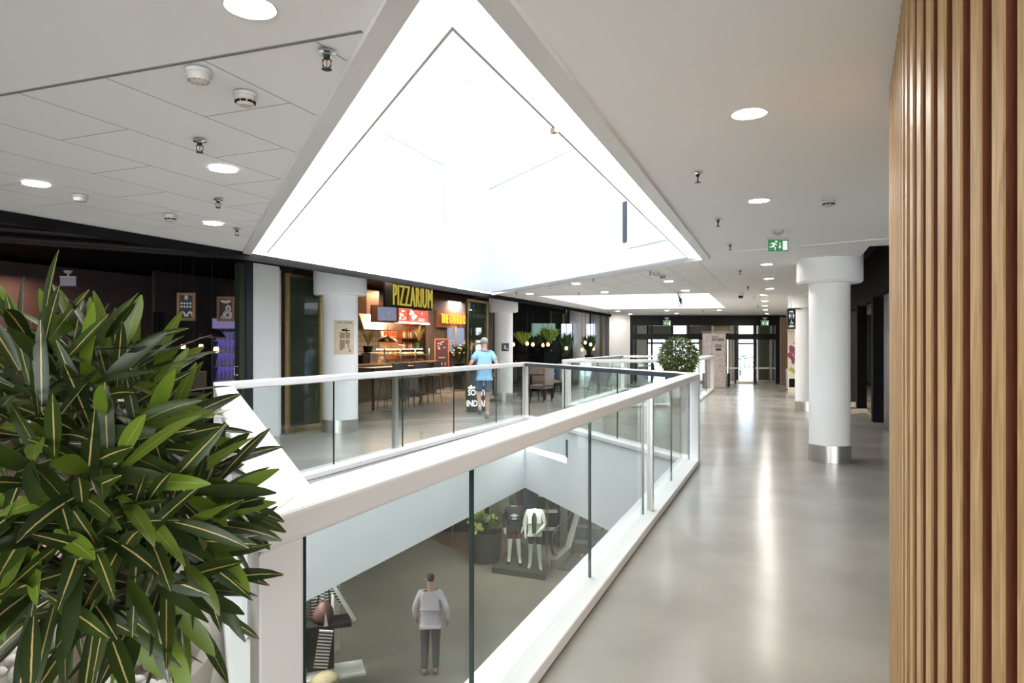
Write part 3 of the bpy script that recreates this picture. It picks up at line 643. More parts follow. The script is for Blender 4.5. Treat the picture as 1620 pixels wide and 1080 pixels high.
# fridge
a = P(361, 512, 17.0); t = thing('drinks_fridge', 'glass door drinks fridge with violet light and rows of bottles in the dark restaurant', 'fridge', (P(361, 544, 17).x, 17.0, 0), 0.2)
m = MB(); m.box((0, 0.3, 1.0), (0.62, 0.06, 2.0)); m.box((-0.31, 0, 1.0), (0.04, 0.6, 2.0)); m.box((0.31, 0, 1.0), (0.04, 0.6, 2.0)); m.box((0, 0, 0.15), (0.6, 0.6, 0.3)); m.box((0, 0, 2.1), (0.66, 0.6, 0.3)); m.build('cabinet', M_dark, t)
m = MB(); m.box((0, -0.31, 2.1), (0.6, 0.01, 0.24)); m.build('header_panel', emis('fridge_header', (0.5, 0.4, 0.85), 0.08), t)
m = MB(); m.box((0, 0.25, 1.1), (0.58, 0.02, 1.6)); m.build('light_panel', emis('fridge_light', (0.25, 0.2, 0.9), 0.08), t)
for k in range(5):
    m = MB(); m.box((0, 0, 0.4 + 0.32 * k), (0.58, 0.5, 0.02)); sh = m.build('shelf', M_grey, t)
for k in range(5):
    for j in range(6):
        x = (j - 2.5) * 0.09; o = None
        m = MB(); m.lathe([(0.028, 0), (0.03, 0.14), (0.012, 0.19), (0.012, 0.23)], n=10)
        if k == 0 and j == 0:
            b0 = m.build('bottle', mat('bottle_pale', (0.5, 0.5, 0.6), 0.2), None, smooth=True); o = b0
        else: o = b0.copy(); COL.objects.link(o)
        ca, sa = math.cos(0.2), math.sin(0.2); o.location = (t.location.x + ca * x + sa * 0.15, 17 + sa * x - ca * 0.15, 0.412 + 0.32 * k)
        tag(o, 'small pale bottle standing on a lit shelf of the drinks fridge', 'bottle', 'bottles in the drinks fridge')
# stools, tables
def make_stool(name='bar_stool', h=0.75, shell=True):
    t = thing(name, 'x', 'bar stool' if h > 0.6 else 'chair')
    m = MB(); m.box((0, 0, h), (0.4, 0.38, 0.04)); m.build('seat', mat('stool_seat', (0.07, 0.06, 0.055), 0.5), t, bevel=0.015)
    m = MB(); m.box((0, 0.2, h + 0.24), (0.4, 0.03, 0.3)); m.beam((-0.15, 0.19, h), (-0.15, 0.2, h + 0.2), 0.02, 0.02); m.beam((0.15, 0.19, h), (0.15, 0.2, h + 0.2), 0.02, 0.02); m.build('backrest', mat('stool_seat', (0.07, 0.06, 0.055), 0.5), t, bevel=0.01)
    for i in (-1, 1):
        for j in (-1, 1):
            m = MB(); m.tube([(i * 0.16, j * 0.15, h - 0.02), (i * 0.23, j * 0.22, 0)], 0.011, 6); m.build('leg', M_dark, t)
    m = MB(); q = [(-0.2, -0.19), (0.2, -0.19), (0.2, 0.19), (-0.2, 0.19)]
    for i in range(4): m.tube([(*q[i], h * 0.35), (*q[(i + 1) % 4], h * 0.35)], 0.008, 6)
    m.build('footrest', M_dark, t)
    return t
def table(loc, w_, d_, h, label, yaw=YAW1, group='dark tables'):
    t = thing('high_table' if h > 0.9 else 'dining_table', label, 'table', loc, yaw, group)
    m = MB(); m.box((0, 0, h - 0.02), (w_, d_, 0.04)); m.build('tabletop', mat('table_top', (0.09, 0.06, 0.045), 0.4, var=0.2), t, bevel=0.005)
    for i in (-1, 1):
        for j in (-1, 1): m = MB(); m.box((i * (w_ / 2 - 0.06), j * (d_ / 2 - 0.06), h / 2 - 0.02), (0.05, 0.05, h - 0.04)); m.build('leg', M_dark, t)
    return t
stool = make_stool(); first = True
def put_stool(p, yaw, label, group):
    global first
    if first: stool.location = (p[0], p[1], 0); stool.rotation_euler = (0, 0, yaw); stool['label'] = label; stool['group'] = group; first = False
    else: dup(stool, (p[0], p[1], 0), yaw, label, group)
tp = G2(10.4, 1.7); table((tp.x, tp.y, 0), 2.2, 0.7, 1.05, 'long dark high table in the restaurant behind the tall plant')
for k in range(4):
    q = tp + V1 * (-0.8 + 0.53 * k)
    for sgn in (-1, 1): r = q + N1 * 0.55 * sgn; put_stool(r, YAW1 + (math.pi if sgn < 0 else 0) - math.pi, 'dark bar stool at the long high table of the restaurant', 'restaurant bar stools')
tp = G2(8.0, 3.4); table((tp.x, tp.y, 0), 2.0, 0.8, 0.75, 'lower dark dining table deeper in the restaurant')
tp = G2(10.9, 0.45); m = MB(); m.seg(G2(9.2, 0.5), G2(10.9, 0.5), 0.0, 0.42, 0.35); tag(m.build('planter_box', M_black), 'low black planter box on the floor at the restaurant edge', 'planter')
m = MB(); 
for k in range(2): q = gl(313 + 8 * k) - N1 * 0.9; m.seg(q, q + V1 * 0.06, 0, 2.1, 0.06)
st(m.build('trim_13', M_black))
for k, (px, py, Y, r) in enumerate([(290, 548, 12.5, 0.04), (318, 548, 12.5, 0.04), (342, 553, 13.5, 0.05)]):
    q = P(px, py, Y); m = MB(); m.lathe([(r * 0.8, -r), (r, 0), (r * 0.8, r), (0.0, r * 1.1)], (0, 0, 0), 12); o = m.build('glass_lantern', emis('amber_glow', (1, 0.4, 0.12), 2.5)); o.location = q
    tag(o, 'tiny amber lantern glowing in the dark restaurant', 'lantern', 'amber lanterns')
    o['kind'] = 'thing'
# warm area lights near the back wall of the restaurant
def arealight(name, loc, e, size, col, rot=(0, 0, 0)):
    l = bpy.data.lights.new(name, 'AREA'); l.energy = e; l.size = size; l.color = col
    o = bpy.data.objects.new(name, l); COL.objects.link(o); o.location = loc; o.rotation_euler = rot; return o
q = G2(9, 6.6); arealight('restaurant_area_light', (q.x, q.y, 3.1), 9, 1.0, (1, 0.6, 0.42)); q = G2(12, 6.6); arealight('restaurant_area_light', (q.x, q.y, 3.1), 12, 0.8, (1, 0.55, 0.35))

# ---------------- counter shop ----------------
def bl(px, back):
    s = (px - CX) / FPX; Y = (8.87 + 1.077 * back) / (0.4 - s); return Vector((s * Y, Y))
def zpy(p, py): return EYE + (CY - py) * p.y / FPX
M_rust = mat('rust_wood', (0.2, 0.075, 0.035), 0.6)
a_, b_ = bl(540, 2.8), bl(676, 2.8)
cs = thing('serving_counter', 'long dark serving counter with pale worktop and glass display in the counter shop', 'counter', (a_.x, a_.y, 0)); CL0 = (a_.x, a_.y, 0)
m = MB(); m.seg(a_, b_, 0, 1.0, 0.7); m.build('body', mat('counter_dark', (0.05, 0.04, 0.035), 0.5, var=0.2), cs, CL0)
m = MB(); m.seg(a_, b_, 1.0, 1.05, 0.85); m.build('worktop', mat('counter_top', (0.4, 0.25, 0.14), 0.4, var=0.1), cs, CL0)
a2, b2 = bl(596, 2.8), bl(668, 2.8)
m = MB(); m.seg(a2, b2, 1.05, 1.45, 0.012, -0.25); m.seg(a2, b2, 1.45, 1.46, 0.5); m.build('display_glass', M_glass, cs, CL0)
m = MB(); m.seg(a2, b2, 1.25, 1.26, 0.45)
for k in range(4): q = a2 + (b2 - a2) * k / 3; m.seg(q, q + V1 * 0.04, 1.05, 1.46, 0.04, -0.25)
m.build('display_rail', M_steel, cs, CL0)
m = MB(); m.seg(a2, b2, 1.43, 1.45, 0.03, 0.0); m.build('display_light', emis('strip_warm', (1, 0.8, 0.55), 5), cs, CL0)
pal = [((0.8, 0.55, 0.25), 'golden'), ((0.75, 0.28, 0.12), 'red brown'), ((0.85, 0.75, 0.55), 'pale')]
for lv in (1.055, 1.265):
    for i in range(9):
        q = a2 + (b2 - a2) * (i + 0.5) / 9; c = pal[(i + (lv > 1.2)) % 3]
        m = MB(); m.lathe([(0.12, 0), (0.13, 0.03), (0.1, 0.07), (0.0, 0.09)], n=14, cap=False); o = m.build('pizza_tray', mat('food_' + c[1].replace(' ', '_'), c[0], 0.6, var=0.3, scale=30), smooth=True)
        o.location = (q.x, q.y, lv); tag(o, c[1] + ' round food laid out in the glass display of the counter', 'food', c[1] + ' food in the display')
# till and boxes on the counter
q = bl(585, 2.8); m = MB(); m.box((0, 0, 0.15), (0.4, 0.3, 0.3)); o = m.build('steel_box', M_steel, bevel=0.01); o.location = (q.x, q.y, 1.05); o.rotation_euler = (0, 0, YAW1); tag(o, 'steel container at the left end of the serving counter', 'box')
q = bl(573, 2.8); m = MB(); m.box((0, 0, 0.12), (0.3, 0.25, 0.24)); o = m.build('till', M_dark, bevel=0.01); o.location = (q.x, q.y, 1.05); o.rotation_euler = (0, 0, YAW1); tag(o, 'dark till at the far left of the serving counter', 'till')
q = bl(615, 2.8)
for k in range(4):
    m = MB(); m.box((0, 0, 0.03), (0.42, 0.42, 0.055)); o = m.build('pizza_box', mat('card_tan', (0.6, 0.38, 0.16), 0.7), bevel=0.004); o.location = (q.x, q.y, 1.462 + 0.062 * k); o.rotation_euler = (0, 0, YAW1 + 0.05 * k)
    tag(o, 'tan pizza box in the stack on top of the glass display', 'box', 'stacked pizza boxes')
q = bl(629, 2.8); m = MB(); m.lathe([(0.2, 0), (0.2, 0.1), (0.16, 0.12)], n=20); o = m.build('bread_tray', mat('cream_dough', (0.8, 0.62, 0.35), 0.6)); o.location = (q.x, q.y, 1.462); tag(o, 'round pale tray beside the stacked pizza boxes', 'tray')
def brickmat(name, c1, c2, mort, s):
    m = bpy.data.materials.new(name); m.use_nodes = True; nt = m.node_tree; b = nt.nodes['Principled BSDF']; tc = nt.nodes.new('ShaderNodeTexCoord')
    mp = nt.nodes.new('ShaderNodeMapping'); mp.inputs['Rotation'].default_value = (math.radians(90), 0, 0)
    br = nt.nodes.new('ShaderNodeTexBrick'); br.offset = 0; br.inputs['Color1'].default_value = (*c1, 1); br.inputs['Color2'].default_value = (*c2, 1); br.inputs['Mortar'].default_value = (*mort, 1)
    br.inputs['Scale'].default_value = 1; br.inputs['Brick Width'].default_value = s; br.inputs['Row Height'].default_value = s; br.inputs['Mortar Size'].default_value = 0.008
    nt.links.new(tc.outputs['Object'], mp.inputs[0]); nt.links.new(mp.outputs[0], br.inputs['Vector']); nt.links.new(br.outputs['Color'], b.inputs['Base Color']); b.inputs['Roughness'].default_value = 0.25; return m
M_wt = brickmat('white_tiles', (0.8, 0.75, 0.66), (0.75, 0.7, 0.6), (0.25, 0.2, 0.16), 0.17)
M_rt = brickmat('red_tiles', (0.5, 0.12, 0.045), (0.42, 0.1, 0.04), (0.65, 0.36, 0.24), 0.17)
def local_wall(name, a, b, z0, z1, m_, th=0.05):
    L = (b - a).length; m = MB(); m.box((L / 2, 0, (z0 + z1) / 2), (L, th, z1 - z0)); o = m.build(name, m_); o.location = (a.x, a.y, 0); d = b - a; o.rotation_euler = (0, 0, math.atan2(d.y, d.x)); return st(o)
local_wall('wall_kitchen', bl(530, 4.7), bl(606, 4.7), 0, 2.15, M_wt); local_wall('wall_kitchen', bl(606, 4.7), bl(672, 4.7), 0, 2.4, M_rt)
local_wall('wall_kitchen', bl(530, 4.75), bl(672, 4.75), 2.15, 3.45, mat('brown_wall', (0.04, 0.03, 0.025), 0.8))
local_wall('wall_counter_shop', bl(676, 3.3), bl(775, 3.3), 0, 3.45, mat('grey_brown', (0.13, 0.105, 0.08), 0.8, var=0.15)); local_wall('wall_counter_shop', bl(675.5, 3.3), bl(672, 4.7), 0, 3.45, M_int)
q = bl(592, 4.1); z_ = zpy(q, 522)
t = thing('extractor_hood', 'steel extractor hood with a lit strip over the white tiles of the counter shop', 'hood', (q.x, q.y, z_), YAW1)
m = MB(); m.add([(-1.3, -0.5, 0), (1.3, -0.5, 0), (1.3, 0.5, 0), (-1.3, 0.5, 0), (-1.0, -0.1, 0.5), (1.0, -0.1, 0.5), (1.0, 0.5, 0.5), (-1.0, 0.5, 0.5)], [(0, 1, 2, 3), (4, 7, 6, 5), (0, 4, 5, 1), (1, 5, 6, 2), (2, 6, 7, 3), (3, 7, 4, 0)]); m.box((0, 0.25, 0.9), (0.7, 0.4, 0.8)); m.build('canopy_hood', mat('hood_bronze', (0.32, 0.22, 0.15), 0.35, 0.9, var=0.1), t)
m = MB(); m.beam((-0.2, -0.47, 0.06), (-0.5, -0.15, 0.47), 0.06, 0.04); m.build('light_strip', emis('strip_warm', (1, 0.8, 0.55), 5), t)
M_yel = emis('sign_yellow', (0.55, 0.45, 0.07), 0.2)
# hanging letter sign
a_, b_ = bl(621, 1.6), bl(684, 1.6); c_ = (a_ + b_) / 2; zc = zpy(c_, 471.5); Ls = (b_ - a_).length
t = thing('hanging_sign', 'dark hanging sign with tall yellow PIZZARIUM letters over the counter shop', 'sign', (c_.x, c_.y, zc), YAW1)
m = MB(); m.box((-0.15, 0.06, 0.02), (Ls + 0.35, 0.05, 0.66)); m.build('sign_board', mat('sign_night', (0.015, 0.016, 0.025), 0.6), t)
tx = text('PIZZARIUM', 'lettering', 0.8, M_yel, t, (0, -0.01, 0), (math.radians(90), 0, 0), 0.02, sx=1, weight=-0.012, space=1.15)
tx.scale = (Ls * 0.97 / tx.dimensions.x, 0.56 / tx.dimensions.y, 1)

m = MB()
for x in (-0.8, 0.8): m.tube([(x, 0.06, 0.33), (x, 0.06, 3.45 - zc)], 0.014)
m.build('hanger', M_dark, t)
def vboard(name, px0, px1, py0, py1, back, label, m_panel, th=0.06, yawadd=0.0):
    a, b = bl(px0, back), bl(px1, back); c = (a + b) / 2; z0, z1 = zpy(c, py1), zpy(c, py0); L = (b - a).length
    t = thing(name, label, 'sign', (c.x, c.y, (z0 + z1) / 2), YAW1 + yawadd); m = MB(); m.box((0, 0, 0), (L, th, z1 - z0)); m.build('panel', m_panel, t); return t, L, z1 - z0
t, w_, h_ = vboard('menu_board', 623, 676, 490, 509, 2.9, 'long red menu board with pizza pictures under the yellow letters', mat('menu_red', (0.5, 0.03, 0.03), 0.5, emit=(0.6, 0.05, 0.04), estr=0.12))
m = MB(); m.box((-w_ * 0.12, -0.034, 0), (0.03, 0.01, h_)); m.build('divider', M_black, t)
m = MB()
for cx_ in (-w_ * 0.27, w_ * 0.02):
    for k in range(12):
        rx = random.uniform(0.04, 0.1); x = cx_ + random.uniform(-0.2, 0.2); z = random.uniform(-0.14, 0.14)
        m.add([(x + rx * math.cos(j * 1.047), -0.034 - 0.0005 * k, z + rx * 0.5 * math.sin(j * 1.047)) for j in range(6)], [(0, 1, 2, 3, 4, 5)])
m.build('pizza_picture', mat('pizza_pic', (0.75, 0.5, 0.35), 0.6, emit=(0.8, 0.55, 0.4), estr=0.25), t)
m = MB()
for k in range(6): m.box((w_ * 0.2 + 0.07 * k, -0.035, -0.08), (0.045, 0.006, 0.03)); m.box((w_ * 0.2 + 0.07 * k, -0.035, -0.14), (0.05, 0.006, 0.03))
m.box((w_ * 0.3, -0.035, 0.09), (0.03, 0.006, 0.09)); m.build('menu_print', emis('menu_white', (1, 0.85, 0.75), 0.4), t)
m = MB(); m.box((0, -0.06, -h_ / 2 - 0.04), (w_, 0.06, 0.04)); m.build('light_bar', emis('strip_warm', (1, 0.8, 0.55), 5), t)
m = MB(); m.box((-w_ * 0.2, 0, h_ / 2 + 0.08), (w_ * 0.4, 0.06, 0.14)); m.build('top_panel', mat('card_tan', (0.6, 0.38, 0.16), 0.7), t)
t, w_, h_ = vboard('menu_board', 596, 621, 483, 510, 2.0, 'square dark menu board in a rust brown surround, left of the red one', M_rust, 0.08, -0.6)
m = MB(); m.box((0.05, -0.045, 0), (w_ - 0.25, 0.02, h_ - 0.1)); m.build('screen', mat('menu_screen', (0.03, 0.03, 0.04), 0.2, emit=(0.15, 0.17, 0.25), estr=0.3), t)
m = MB()
for k in range(6): m.box((-0.1 + 0.15 * (k % 3), -0.058, -0.14 + 0.14 * (k // 3)), (0.08, 0.008, 0.02))
m.build('menu_print', M_posterw, t)
# glowing sign on the grey brown wall
a_, b_ = bl(697, 3.2), bl(735, 3.2); c_ = (a_ + b_) / 2; Ls = (b_ - a_).length; zc = zpy(c_, 505.5)
t = thing('neon_sign', 'glowing orange yellow THE OTHER O letters on the wall right of the menu boards', 'sign', (c_.x, c_.y, zc), YAW1)
tx = text('THE OTHER O', 'lettering', 0.5, emis('neon_orange', (1.0, 0.42, 0.04), 0.5), t, (0, -0.04, 0), (math.radians(90), 0, 0), 0.02, sx=1, weight=-0.004); tx.scale = (Ls / tx.dimensions.x, 0.34 / tx.dimensions.y, 1)
m = MB(); m.box((0.2, 0.03, 0), (Ls + 0.9, 0.05, 0.62)); m.build('backboard', mat('rust_board', (0.22, 0.09, 0.04), 0.7), t)
q = c_ + N1 * 0.35; arealight('sign_glow', (q.x, q.y, zc + 0.5), 5, 0.5, (1, 0.35, 0.08), (math.radians(25), 0, YAW1))
a_, b_ = bl(709, 3.22), bl(733, 3.22); local_wall('window_4', a_, b_, zpy(a_, 556), zpy(a_, 518), mat('blue_grey_glass', (0.12, 0.15, 0.2), 0.1, emit=(0.2, 0.26, 0.36), estr=0.25), 0.08)
a_, b_ = bl(718, 3.1), bl(721, 3.1); local_wall('trim_14', a_, b_, zpy(a_, 562), zpy(a_, 516), M_grey, 0.08)
def tuft(name, loc, r, h, n, m_, label, group=None, potm=None, lw=0.02, pot=True):
    t = thing(name, label, 'plant', loc, 0, group); rd = random.Random(int(loc[0] * 100) + int(h * 77)); m = MB()
    for k in range(n):
        a = rd.uniform(0, 6.28); s = rd.uniform(0.2, 1); tip = Vector((r * s * math.cos(a), r * s * math.sin(a), h * rd.uniform(0.6, 1))); mid = tip * 0.55; mid.z = tip.z * 0.7
        sd = Vector((-math.sin(a), math.cos(a), 0)) * lw; m.add([Vector((0, 0, 0.02)), mid - sd, tip, mid + sd], [(0, 1, 2, 3)])
    m.build('leaves', m_, t); m = MB(); m.lathe([(r * 0.3, -0.16), (r * 0.42, 0.02), (r * 0.38, 0.02), (r * 0.3, -0.02)], n=18); m.build('pot', potm or M_black, t, smooth=True); return t
M_leafd = mat('leaf_dark', (0.03, 0.07, 0.015), 0.45, var=0.4, scale=30)
M_leafb = mat('leaf_bright', (0.2, 0.3, 0.04), 0.45, var=0.4, scale=30)
M_straw = mat('straw_green', (0.34, 0.28, 0.08), 0.6, var=0.3, scale=20)
q = bl(582, 2.75); tuft('grass_plant', (q.x, q.y, 1.52), 0.35, 0.5, 70, M_straw, 'tall spiky grass in a dark pot at the left end of the counter', lw=0.008)
q = bl(663, 2.75); tuft('grass_plant', (q.x, q.y, 1.63), 0.32, 0.62, 70, M_straw, 'tall straw coloured grass in a green pot at the right end of the counter', lw=0.008, potm=M_leafd)
pendant(613, 541, 19.2, 0.26, 'brass and black dome pendant lamp hanging over the counter', mat('brass_dark', (0.25, 0.14, 0.06), 0.35, 0.8))
q = bl(727, 2.2); t = tuft('flower_arrangement', (q.x, q.y, 0.9), 0.45, 0.75, 90, M_leafd, 'dark leafy plant with pale flowers beside the easel board', lw=0.03)
m = MB(); m.box((0, 0, -0.5), (0.4, 0.4, 0.7)); m.build('stand', M_black, t)
rd = random.Random(9); m = MB()
for k in range(26): m.lathe([(0, -0.035), (0.04, 0), (0, 0.035)], (rd.uniform(-0.35, 0.35), rd.uniform(-0.35, 0.2), rd.uniform(0.35, 0.85)), 7, cap=False)
o = m.build('flowers', mat('pale_flower', (0.6, 0.5, 0.42), 0.7), t); o['kind'] = 'stuff'
# easel board
q = P(699, 560, 23.2); t = thing('easel_menu', 'tall brown easel board with menu pictures beside the counter shop entrance', 'sign', (q.x, 23.2, 0), 0.0)
m = MB(); m.box((0, 0, 1.2), (0.46, 0.03, 1.1)); m.build('board', mat('plum_board', (0.07, 0.03, 0.04), 0.5), t)
m = MB()
for x in (-0.23, 0.23): m.box((x, 0, 1.2), (0.035, 0.045, 1.15))
for z in (0.62, 1.77): m.box((0, 0, z), (0.495, 0.045, 0.035))
m.build('frame', mat('rust_frame', (0.45, 0.16, 0.07), 0.6), t)
m = MB()
for k in range(6): m.box((-0.12 + 0.12 * (k % 3), -0.02, 0.78 + 0.15 * (k // 3)), (0.035, 0.008, 0.09))
for k in range(9): m.box((random.uniform(-0.13, 0.13), -0.02, random.uniform(1.4, 1.68)), (0.07, 0.008, 0.035), 0)
m.box((0, -0.02, 1.14), (0.22, 0.008, 0.035)); m.build('menu_print', mat('menu_grey', (0.5, 0.42, 0.4), 0.6), t)
for sgn in (-1, 1): m = MB(); m.tube([(sgn * 0.1, 0.02, 1.6), (sgn * 0.32, 0.05, 0)], 0.016); m.build('leg', M_dark, t)
m = MB(); m.tube([(0, 0.03, 1.5), (0, 0.5, 0)], 0.016); m.build('leg', M_dark, t)
# A-frame board: THE SOUTH INDIAN
t = thing('a_frame_board', 'black standing board with white hand lettering and an arrow, beside the person in light blue', 'sign', (P(756, 560, 16.2).x - 0.02, 16.2, 0), 0.0)
m = MB(); m.add([(-0.24, -0.2, 0.02), (0.26, -0.2, 0.02), (0.24, 0.0, 0.95), (-0.2, 0.0, 0.95), (-0.24, -0.17, 0.02), (0.26, -0.17, 0.02), (0.24, 0.02, 0.95), (-0.2, 0.02, 0.95)], [(0, 1, 2, 3), (7, 6, 5, 4), (0, 4, 5, 1), (1, 5, 6, 2), (2, 6, 7, 3), (3, 7, 4, 0)]); m.build('front_panel', mat('chalkboard', (0.02, 0.022, 0.025), 0.7), t)
m = MB(); m.add([(-0.24, 0.2, 0.02), (0.26, 0.2, 0.02), (0.24, 0.02, 0.95), (-0.2, 0.02, 0.95)], [(3, 2, 1, 0)]); m.build('rear_panel', M_black, t)
rt = math.radians(90) - math.atan2(0.2, 0.93)
M_chalk = emis('chalk_white', (0.9, 0.95, 0.95), 0.45)
for s_, z, sz, x0 in (('THE', 0.66, 0.15, 0.1), ('SOUTH', 0.45, 0.19, 0.03), ('INDIAN', 0.2, 0.2, 0.02)):
    text(s_, 'lettering', sz, M_chalk, t, (x0, -0.2 + 0.2 * z / 0.93 - 0.012, z), (rt, 0, 0), 0.002, sx=0.75, weight=0.004)
m = MB(); z = 0.57; y = -0.2 + 0.2 * z / 0.93 - 0.012
m.add([(-0.25 + 0.03, y, z), (-0.12, y, z + 0.07), (-0.12, y, z + 0.025), (0.06, y, z + 0.02), (0.06, y, z - 0.015), (-0.12, y, z - 0.02), (-0.12, y, z - 0.07)], [(0, 6, 5, 4, 3, 2, 1)]); m.build('arrow', M_chalk, t)
# high table and stools in front of the counter
a_, b_ = bl(575, 1.25), bl(655, 1.25); tp = (a_ + b_) / 2; table((tp.x, tp.y, 0), (b_ - a_).length, 0.6, 1.02, 'long dark high table in front of the serving counter')
for k in range(5): q = a_ + (b_ - a_) * (0.08 + 0.21 * k) + N1 * (0.5 if k % 2 else 0.62); put_stool(q, YAW1 - math.pi, 'dark bar stool at the high table before the serving counter', 'counter shop bar stools')
for px, bk, e in ((590, 3.7, 20), (640, 3.7, 28), (610, 1.8, 7), (700, 1.9, 4), (665, 2.0, 7)): q = bl(px, bk); arealight('counter_lamp', (q.x, q.y, 3.35), e, 0.7, (1, 0.66, 0.42))
q = bl(645, 4.55); t = thing('wall_shelf', 'rust red shelf unit of bottles and jars on the red tiled kitchen wall', 'shelf', (q.x, q.y, 0), YAW1)
m = MB()
for z in (1.4, 1.8): m.box((0, 0, z), (1.1, 0.22, 0.04))
m.build('shelf_board', M_rust, t)
m = MB()
for x in (-0.53, 0.53): m.box((x, 0.03, 1.65), (0.04, 0.2, 0.9))
m.build('upright', M_rust, t)
for k in range(12):
    z = 1.42 if k < 6 else 1.82; x = (-0.42 + 0.165 * (k % 6)); m = MB(); m.lathe([(0.05, 0), (0.05, 0.14), (0.02, 0.19), (0.02, 0.24)], n=10); o = m.build('bottle', mat('jar_%d' % (k % 3), [(0.5, 0.2, 0.08), (0.6, 0.5, 0.35), (0.1, 0.12, 0.05)][k % 3], 0.25), smooth=True)
    p_ = q + V1 * x; o.location = (p_.x, p_.y, z); tag(o, 'small bottle on the rust red shelf of the counter shop', 'bottle', 'bottles on the kitchen shelf')

# ---------------- garden shop (beyond the round column with plate) ----------------
M_bulb = emis('edison_bulb', (1, 0.55, 0.25), 0.8)
i = 0
for px, py, Y in ((812, 545, 21), (834, 543.5, 21), (843, 545, 21), (867, 545, 21), (859, 546, 23), (896, 551, 22), (926, 542, 24), (934.5, 545, 24), (921, 553, 24), (939, 552, 26.3)):
    c = P(px, py, Y); t = thing('bulb_lamp', 'bare warm globe bulb hanging among the plants of the garden shop', 'pendant lamp', tuple(c), 0, 'bare bulbs in the garden shop')
    m = MB(); m.lathe([(0.0, -0.06), (0.04, -0.045), (0.055, 0), (0.04, 0.045), (0.02, 0.07)], n=16); m.build('bulb', M_bulb, t, smooth=True)
    m = MB(); m.tube([(0, 0, 0.06), (0, 0, 3.45 - c.z)], 0.008, 6); m.build('cord', M_dark, t)
rd = random.Random(3)
for px, py, Y, r, h, mm, lab in ((827, 535, 21.4, 0.4, 0.5, M_leafb, 'bright yellow green plant lit by a lamp in the garden shop'), (845, 540, 23.4, 0.38, 0.5, M_leafd, 'dark bushy plant at the middle of the garden shop'), (862, 538, 24.2, 0.4, 0.6, M_leafd, 'dark bushy plant below the green wall screen'),
                              (869, 530, 22.6, 0.42, 0.6, M_leafb, 'tall green plant beside the brass glass screen'), (896, 545, 23, 0.4, 0.9, M_leafd, 'dark plant behind the brass glass screen'), (932, 545, 25, 0.4, 0.8, M_leafd, 'dark plant in the farthest shop window')):
    q = P(px, py, Y); t = tuft('leafy_plant', (q.x, Y, q.z - h / 2), r, h, 120, mm, lab, lw=0.04); m = MB(); m.box((0, 0, (-(q.z - h / 2) - 0.16) / 2 - 0.08), (0.35, 0.35, (q.z - h / 2) - 0.16)); m.build('stand', M_black, t)
m = MB(); m.box((P(861, 520, 24).x, 24.6, P(858, 524, 24).z), (0.85, 0.05, 0.6)); st(m.build('window_5', emis('green_screen', (0.3, 0.5, 0.42), 0.15)))
for px0, px1, Y in ((888, 905, 26), (924, 941, 27.2)):
    a_, b_ = P(px0, 512, Y), P(px1, 548, Y); m = MB(); m.box(((a_.x + b_.x) / 2, Y, (a_.z + b_.z) / 2), (b_.x - a_.x, 0.05, a_.z - b_.z)); st(m.build('window_6', emis('daylight_pane', (0.75, 0.82, 1), 0.3)))
t0 = None
M_chair = mat('tan_chair', (0.22, 0.15, 0.12), 0.6, var=0.2)
for k, (px, Y) in enumerate(((822, 22.4), (829, 25.0), (843, 20.9), (856, 18.9), (874, 21.7), (848, 25.9))):
    q = P(px, 560, Y)
    if t0 is None:
        t0 = thing('lounge_chair', 'tan upholstered chair at the tables of the garden shop', 'chair', (q.x, Y, 0), 2.5, 'tan chairs in the garden shop')
        m = MB(); m.box((0, 0, 0.42), (0.5, 0.5, 0.1)); m.build('seat', M_chair, t0, bevel=0.03)
        m = MB(); m.box((0, 0.24, 0.72), (0.5, 0.08, 0.55)); m.build('backrest', M_chair, t0, bevel=0.04)
        for i in (-1, 1):
            for j in (-1, 1): m = MB(); m.tube([(i * 0.18, j * 0.18, 0.38), (i * 0.22, j * 0.22, 0)], 0.014, 6); m.build('leg', M_dark, t0)
    else: dup(t0, (q.x, Y, 0), 0.7 * k + 2)
for px, Y in ((851, 20.0),):
    q = P(px, 560, Y); table((q.x, Y, 0), 0.8, 0.8, 0.74, 'small square dining table in the garden shop', group='garden shop tables')
for pt, e, c in ((G2(21.5, 2), 30, (1, 0.7, 0.5)), (G2(24.5, 3), 25, (0.9, 0.9, 1))): arealight('garden_lamp', (pt.x, pt.y, 3.2), e, 1.0, c)
# small plate on round column
q = Vector((-0.24, 19.3)); m = MB(); m.box((-0.19, 19.3 - 0.262, P(0, 549, 19).z), (0.2, 0.02, 0.22)); o = m.build('wall_plate', mat('plate_dark', (0.03, 0.03, 0.035), 0.4)); tag(o, 'small dark square sign on the round column behind the person in light blue', 'sign')
m = MB(); m.box((-0.19, 19.3 - 0.274, P(0, 549, 19).z), (0.05, 0.004, 0.1)); m.box((-0.13, 19.3 - 0.274, P(0, 552, 19).z), (0.05, 0.004, 0.03)); m.build('pictogram', M_posterw, o)
# poster on thick column: curved sheet
t = thing('column_poster', 'cream paper poster with a building drawing stuck on the thick round column', 'poster', (-3.17, 12.6, 0))
M_pap = mat('poster_paper', (0.66, 0.56, 0.4), 0.7, var=0.05); zc, r = P(0, 533.5, 12.3).z, 0.3235
def cyl_patch(mb, a0, a1, z0, z1, r, n=10):
    vs = []
    for k in range(n + 1):
        a = a0 + (a1 - a0) * k / n
        for z in (z0, z1): vs.append((r * math.sin(a), -r * math.cos(a), z))
    mb.add(vs, [(2 * k, 2 * k + 2, 2 * k + 3, 2 * k + 1) for k in range(n)])
